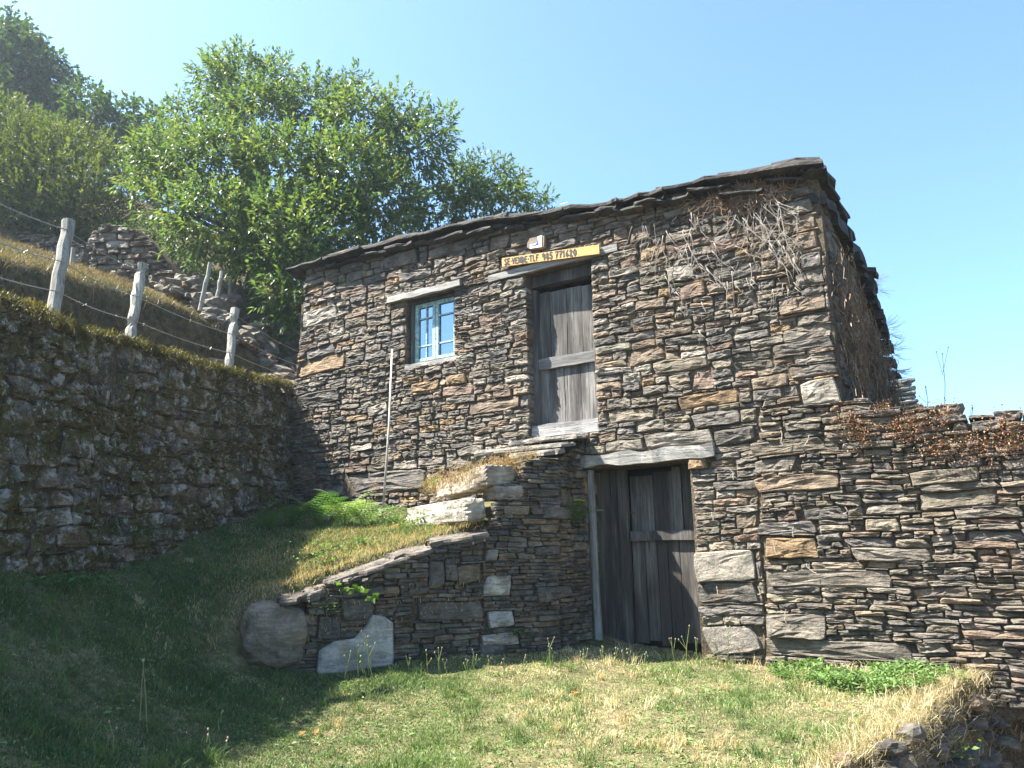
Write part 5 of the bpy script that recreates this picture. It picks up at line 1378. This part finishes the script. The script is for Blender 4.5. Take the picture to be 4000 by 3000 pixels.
herb(MO.w(1.0, 0.25, 0.2), 0.12, 'shaded nettles at the foot of the mossy wall', 9, (0.06, 0.11, 0.04), 80, 0.18)
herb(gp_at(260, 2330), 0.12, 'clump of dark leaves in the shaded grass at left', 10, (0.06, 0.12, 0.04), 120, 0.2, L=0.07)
# bramble sprig
m = MB(); p = RA.w(*RA.uv(1300, 2290), 0.02); e = RA.w(*RA.uv(1440, 2335), 0.16); root = thing('bramble_sprig', p, 'small sunlit bramble sprig hanging over the ramp wall', 'bramble')
m.tube([p, p.lerp(e, 0.5) + Z * 0.03 + Vector(RA.N) * 0.04, e], [0.004, 0.003, 0.002], 5, (0.12, 0.14, 0.05)); m.build('stem', M_GRASS, root)
for t in (0.2, 0.45, 0.55, 0.75, 1.0, 0.98):
    c = p.lerp(e, t) + Z * 0.03 * (1 - abs(t - 0.5)); m = MB()
    for k in range(3):
        d = Vector((rng.uniform(-1, 1), rng.uniform(-0.6, 0.2), rng.uniform(-0.5, 0.8))).normalized(); sd = d.cross(Vector((0, 1, 0.3))).normalized() * 0.022
        m.add([c, c + d * 0.03 + sd, c + d * 0.07, c + d * 0.03 - sd], [(0, 1, 2), (0, 2, 3)], (0.13, 0.24, 0.05))
    m.build('leaf', M_GRASS, root)

# flowering stems
def stem(p, h, seed, label, group='seed stems in the grass', head=(0.36, 0.32, 0.22), branches=2, lean=None, col=(0.26, 0.30, 0.12)):
    r = random.Random(seed); p = Vector(p); root = thing('wildflower', p, label, 'wildflower', group)
    lean = lean or (r.uniform(-0.25, 0.25), r.uniform(-0.1, 0.1)); m = MB(); tips = []
    top = p + Vector((lean[0] * h, lean[1] * h, h)); md = p.lerp(top, 0.5) + Vector((r.uniform(-0.02, 0.02), 0, 0)); m.tube([p, md, top], [0.0035, 0.003, 0.002], 5, col); tips.append(top)
    for b in range(branches):
        a = p.lerp(top, r.uniform(0.35, 0.7)); e = a + Vector((r.uniform(-0.2, 0.2), r.uniform(-0.1, 0.1), r.uniform(0.25, 0.5))) * h; m.tube([a, e], [0.0025, 0.0018], 4, col); tips.append(e)
    m.build('stem', M_GRASS, root)
    for t in tips:
        m = MB(); boulder(m, t, (Vector((0.006, 0, 0)), Vector((0, 0.006, 0)), Vector((0, 0, 0.009))), r, 1, 0.3, 0, 2.0, tuple(q * r.uniform(0.7, 1.2) for q in head)); m.build('seed_head', M_GRASS, root)
ORD = ['first', 'second', 'third', 'fourth', 'fifth', 'sixth', 'seventh', 'eighth', 'ninth', 'tenth', 'eleventh', 'twelfth', 'thirteenth', 'fourteenth', 'fifteenth', 'sixteenth', 'seventeenth', 'eighteenth', 'nineteenth', 'twentieth', 'twenty-first', 'twenty-second', 'twenty-third', 'twenty-fourth', 'twenty-fifth', 'twenty-sixth', 'twenty-seventh']
base_row = [(1420, 2640, .18), (1500, 2630, .10), (1540, 2640, .07), (1600, 2640, .12), (1670, 2640, .16), (1715, 2640, .17), (1745, 2640, .10), (1820, 2640, .10), (1860, 2635, .14), (1905, 2640, .12), (1970, 2640, .10), (2050, 2640, .11), (2150, 2620, .20), (2165, 2620, .17),
            (2270, 2620, .12), (2300, 2620, .13), (2345, 2615, .14), (2400, 2615, .13), (2440, 2615, .12), (2460, 2620, .12), (2520, 2610, .10), (2680, 2600, .26), (2640, 2600, .18), (2730, 2600, .18), (2840, 2600, .22), (2820, 2600, .17), (2900, 2600, .10)]
for k, (px, py, h) in enumerate(sorted(base_row)):
    stem(Vector(at_z(px, py, -0.03)), h * 1.25, 200 + k, ORD[k] + ' thin seed stem from the left in the row along the cottage foot', 'seed stems along the cottage foot')
for k, (px, py, h) in enumerate([(1400, 2650, .36), (1440, 2640, .30), (1345, 2650, .20), (1460, 2660, .26), (1430, 2700, .24)]):
    stem(Vector(at_z(px, py, -0.02)), h, 300 + k, ['tallest', 'second tallest', 'shortest, leftmost', 'rightmost', 'frontmost leaning'][k] + ' green seed stem before the bright granite block', 'tall stems before the granite block', col=(0.22, 0.28, 0.10), head=(0.36, 0.34, 0.16))
for k, (px, py, h, lb) in enumerate([(545, 2830, .34, 'tallest bare straw stem standing in the shaded lawn'), (575, 2870, .40, 'curved straw stem right of the tallest one'), (1200, 2620, .12, 'single stem beside the big boulder'), (855, 2860, .12, 'short stem with pale head in the shade above the sun line'),
                                    (800, 2960, .14, 'pinkish seed stem at the shadow edge near the bottom'), (880, 2990, .12, 'white-headed stem lowest of all at the shadow edge'), (440, 2960, .16, 'dim seed stem at the bottom left'), (1090, 2800, .10, 'small stem just inside the shadow line'),
                                    (1180, 2230, .18, 'yellow-topped stem left of the ramp weeds'), (1110, 2230, .16, 'first sunlit stem in the shade left of the ramp'), (1150, 2240, .17, 'middle sunlit stem left of the ramp')]):
    stem(gp_at(px, py), h, 320 + k, lb, branches=0 if k < 2 else 1, head=(0.6, 0.5, 0.3) if k > 7 else (0.5, 0.42, 0.33), col=(0.34, 0.29, 0.18) if k < 2 else (0.26, 0.30, 0.12))
for k, (px, py, y, h, lb) in enumerate([(3690, 1620, 7.5, 0.62, 'tall feathery grass stem standing above the right wall'), (3560, 1610, 7.3, 0.30, 'shorter grass stem behind the right wall near the slate stub'), (3620, 1615, 7.4, 0.26, 'thin stem between the two grass stems on the right wall'), (3800, 1640, 7.2, 0.14, 'short wisp on the right wall top')]):
    stem(at_y(px, py, y), h, 350 + k, lb, branches=2, lean=(0.1, 0), col=(0.30, 0.30, 0.20))

# fallen leaves
for k, (px, py) in enumerate([(1235, 2880), (1800, 2710), (2345, 2655), (2240, 2720), (2045, 2820), (1180, 2890), (2250, 2730)]):
    p = gp_at(px, py) + Z * 0.03; m = MB(); a = rng.uniform(0, 6); d = Vector((math.cos(a), math.sin(a), 0.3)).normalized() * 0.035; sd = d.cross(Z).normalized() * 0.018
    m.add([p - d, p + sd + Z * 0.008, p + d, p - sd + Z * 0.01], [(0, 1, 2), (0, 2, 3)], (0.42, 0.18, 0.05) if k != 1 else (0.16, 0.09, 0.05))
    tag(m.build('fallen_leaf', M_GRASS, origin=p), ['orange fallen leaf just inside the sunlit lawn at left', 'dark brown upright leaf on the sunlit lawn below the ramp', 'orange leaf below the lower door', 'left of two orange leaves in the middle lawn', 'brown leaf in the middle of the near lawn', 'leftmost orange leaf by the shadow edge', 'right of two orange leaves in the middle lawn'][k], 'leaf', 'fallen leaves on the lawn')

# ------------------------------------------------------------------ dry creepers on the cottage
rng = random.Random(97)
vine = thing('dry_vine', FA.w(1.1, 4.2, 0.05), 'bare grey vine hanging down the wall under the right eave', 'vine')
def creep(s, v, length, r, ang, depth=0, m=None, col=(0.245, 0.222, 0.195)):
    pts = []; top = m is None
    if top: m = MB()
    n = max(3, int(length / 0.05))
    for k in range(n + 1):
        pts.append(FA.w(s, v, 0.062 + 0.02 * noise.noise(Vector((s * 7, v * 7, 3)))))
        s += math.cos(ang) * length / n; v += math.sin(ang) * length / n; ang += rng.gauss(0, 0.20); ang += (-1.5 - ang) * 0.04
        if s > 1.82: ang = -2.0; s = 1.82
        if depth < 2 and rng.random() < 0.20 and k > 1: creep(s, v, length * rng.uniform(0.25, 0.55), r * 0.65, ang + rng.choice((-1, 1)) * rng.uniform(0.4, 0.9), depth + 1, m, col)
    m.tube(pts, [r * (1 - 0.6 * k / n) for k in range(n + 1)], 5, col)
    if top: m.build('vine_stem', M_TWIG, vine, smooth=True)
for (px, py, L, a) in [(3010, 720, 0.85, -1.6), (2930, 730, 0.8, -1.8), (2700, 830, 0.6, -1.5)]:
    s, v = FA.uv(px, py, 0.06); creep(s, v, L, 0.0075, a)
for (px, py, L, a) in [(2510, 870, 0.55, -1.7), (2520, 880, 0.5, -1.3), (2590, 920, 0.55, -1.7), (2600, 900, 0.35, -1.2), (2665, 900, 0.4, -1.4), (2725, 850, 0.42, -1.6), (2690, 960, 0.45, -1.3), (2800, 770, 0.35, -1.9), (2860, 760, 0.7, -1.25), (2880, 780, 0.6, -1.6), (2940, 740, 0.9, -1.3), (2960, 760, 0.8, -1.15),
                        (2990, 750, 0.6, -1.1), (2920, 800, 0.8, -1.7), (2850, 820, 0.4, -1.9), (2900, 850, 0.6, -1.0), (3020, 900, 0.35, -2.2), (3040, 940, 0.5, -1.2), (3060, 960, 0.45, -1.35), (2930, 1030, 0.3, -1.4), (2760, 1050, 0.4, -1.0), (2860, 1060, 0.25, -1.6), (2600, 1080, 0.3, -1.2), (2640, 1140, 0.2, -1.0),
                        (2840, 1100, 0.35, -1.5), (3020, 1130, 0.2, -1.9), (3080, 1130, 0.22, -1.7), (2560, 970, 0.3, -2.0), (2730, 1290, 0.15, -1.2), (3100, 1010, 0.3, -1.4), (2970, 870, 0.5, -0.8), (2780, 980, 0.4, -0.9), (2650, 1200, 0.14, -1.1), (2740, 1180, 0.2, -1.3)]:
    s, v = FA.uv(px, py, 0.06); creep(s, v, L * 0.85, rng.uniform(0.0035, 0.0062), a)
    for _ in range(2): creep(s + rng.gauss(0, 0.06), v + rng.gauss(0, 0.05), L * rng.uniform(0.4, 0.8), rng.uniform(0.0020, 0.0034), a + rng.gauss(0, 0.5))
for (px, py) in [(2560, 1990), (2780, 2000), (2850, 1830), (3050, 1680), (3160, 1700), (3100, 2060), (3020, 2120), (3150, 2200), (3300, 1980), (2990, 1560), (3000, 1950), (2960, 2290), (2800, 2290), (3070, 2380)]:
    if px < 2700: continue
    s, v = FA.uv(px, py, 0.10); m = MB(); P = []; a = rng.uniform(-2.4, -0.8); L = rng.uniform(0.06, 0.14)
    for k in range(5): P.append(FA.w(s, v, 0.10)); s += math.cos(a) * L / 4; v += math.sin(a) * L / 4; a += rng.gauss(0, 0.5)
    m.tube(P, 0.003, 4, (0.40, 0.34, 0.27)); m.build('vine_stem', M_TWIG, vine)
# brown thatch of twigs below the eave
def twigs(fr, n, area, off, L, r, cols, seed, out_=0.0):
    q = random.Random(seed); m = MB()
    for k in range(n):
        s, v = area(q); a = q.uniform(0, 6.28); o = off * q.random(); P = []
        l = L * q.uniform(0.4, 1.3)
        for i in range(4):
            P.append(fr.w(s, v, o)); s += math.cos(a) * l / 3; v += math.sin(a) * l / 3 - out_ * l; o += q.uniform(-0.2, 0.35) * l * 0.4; a += q.gauss(0, 0.5)
        g = q.uniform(0.6, 1.3); c = q.choice(cols); m.tube(P, r * q.uniform(0.6, 1.2), 3, tuple(g * w for w in c), cap=False)
    return m
BRN = [(0.20, 0.13, 0.08), (0.25, 0.17, 0.11), (0.15, 0.10, 0.07)]
def ar1(q):
    px = q.gauss(2900, 85); return FA.uv(px, 745 + abs(q.gauss(0, 32)) - 0.16 * (px - 2900), 0.06)
tag(twigs(FA, 900, ar1, 0.08, 0.14, 0.0026, BRN, 1).build('dry_twigs', M_TWIG), 'tangle of dry brown twigs tucked under the right eave', 'dry plant', kind='stuff')
def ar2(q): 
    b = q.uniform(0.12, 3.15); return b, q.uniform(2.0, 3.75 - 0.16 * b - 0.35 * q.random())
tag(twigs(SI, 2600, ar2, 0.16, 0.22, 0.0035, BRN + [(0.22, 0.19, 0.15)], 2, 0.15).build('dry_creeper', M_TWIG), 'dense dry brown creeper covering the right side of the cottage', 'creeper', kind='stuff')
q = random.Random(8)
for k, (px, py) in enumerate([(3390, 1120), (3450, 1300), (3475, 1380), (3485, 1460)]):
    b = 2.5 + 0.2 * k; p = Vector(at_y(px - 10, py, SI.w(b, 3).y)); m = MB()
    for i in range(16):
        e = p + Vector((q.uniform(0.05, 0.28), q.uniform(-0.1, 0.1), q.uniform(-0.14, 0.18))); m.tube([p - TA * 0.15, p.lerp(e, 0.5) + Z * 0.02, e], [0.0025, 0.002, 0.0012], 3, (0.20, 0.18, 0.15))
        for j in range(3): m.tube([p.lerp(e, 0.6), e + Vector((q.uniform(-0.05, 0.08), 0, q.uniform(-0.06, 0.08)))], 0.0012, 3, (0.22, 0.2, 0.17))
    tag(m.build('dry_twigs', M_TWIG, origin=p), ['topmost', 'second', 'third', 'lowest'][k] + ' wispy dry twig tuft poking past the right side of the cottage', 'dry plant', kind='stuff')

# red-brown dried stonecrop on the right wall
q = random.Random(12); rq = np.random.default_rng(12)
for k, (px, py, w, h, lb) in enumerate([(3310, 1640, 55, 60, 'rusty dried stonecrop cushion under the cottage corner'), (3370, 1690, 40, 60, 'rusty stonecrop hanging below the corner cushion'), (3500, 1670, 30, 30, 'small rusty stonecrop tuft left of centre on the right wall'), (3560, 1660, 50, 60, 'broad rusty stonecrop in the middle of the right wall top'),
                                       (3660, 1620, 70, 40, 'faded stonecrop mat beside the dark capstone'), (3660, 1750, 60, 40, 'sparse stonecrop lower on the right wall'), (3800, 1740, 60, 60, 'thin hanging stonecrop near the right edge'), (3930, 1670, 60, 60, 'large rusty stonecrop by the right edge'), (3970, 1740, 50, 40, 'lower rusty stonecrop at the right edge'), (3450, 1590, 40, 20, 'dried stonecrop at the foot of the slate stub')]):
    s, v = FA.uv(px, py, 0.09); hw, hh = w * 6.0 / FPX, h * 6.0 / FPX; n = int(6200 * hw * hh * 4) + 100
    P = np.array([FA.w(s + rq.normal(0, 0.62) * hw, v + rq.normal(0, 0.62) * hh, 0.06 + rq.random() * 0.05) for _ in range(n)])
    D = rq.normal(size=(n, 3)) + FA.N * 0.8 + np.array([0, 0, 0.4])
    V, F, C = leaves(P, D, rq.uniform(0.012, 0.026, n), rq.uniform(0.003, 0.006, n), np.array([(0.30, 0.13, 0.065), (0.34, 0.19, 0.10), (0.20, 0.11, 0.07), (0.30, 0.24, 0.14), (0.15, 0.16, 0.07)])[rq.choice(5, n, p=[.3, .25, .2, .15, .1])] * rq.uniform(0.7, 1.25, (n, 1)), 0.1, rg=rq)
    c = FA.w(s, v, 0.09); o = link('stonecrop', mesh_np('stonecrop', V - np.array(c), F, C, False), M_TWIG, None, c); tag(o, lb, 'stonecrop', 'dried stonecrop on the right wall', 'stuff')
# moss and rusty stubble on the steps
n = 5000; P = []
for _ in range(n):
    px = q.uniform(1650, 2080); py = 1905 - (px - 1650) * 0.28 + q.gauss(0, 22); P.append(RA.w(*RA.uv(px, py, -0.25), -0.25 + q.uniform(-0.2, 0.25)))
P = np.array(P); V, F, C = blades(P, 0.012 + 0.03 * rq.random(n), 0.002, np.array([(0.38, 0.18, 0.10), (0.42, 0.30, 0.17), (0.13, 0.16, 0.05)])[rq.integers(0, 3, n)] * rq.uniform(0.6, 1.2, (n, 1)), 1.2, rq)
tag(link('step_stubble', mesh_np('step_stubble', V, F, C, False), M_GRASS), 'rusty dried stubble growing over the upper steps', 'dry plants', kind='stuff')

# ------------------------------------------------------------------ thin haze added to imitate lens glare
m = MB(); m.box((-2, 22, 9), (48, 0, 0), (0, 40, 0), (0, 0, 24))
hz_m = bpy.data.materials.new('glare_haze'); hz_m.use_nodes = True; nt = hz_m.node_tree
nt.nodes.remove(nt.nodes['Principled BSDF'])
pv = nt.nodes.new('ShaderNodeVolumePrincipled'); pv.inputs['Color'].default_value = (0.72, 0.86, 1, 1); pv.inputs['Density'].default_value = 0.0010; pv.inputs['Anisotropy'].default_value = 0.4
nt.links.new(pv.outputs[0], nt.nodes['Material Output'].inputs['Volume'])
hz = m.build('glare_haze', hz_m); tag(hz, 'thin added haze over the slope, standing in for lens glare', 'glare_haze', kind='stuff')
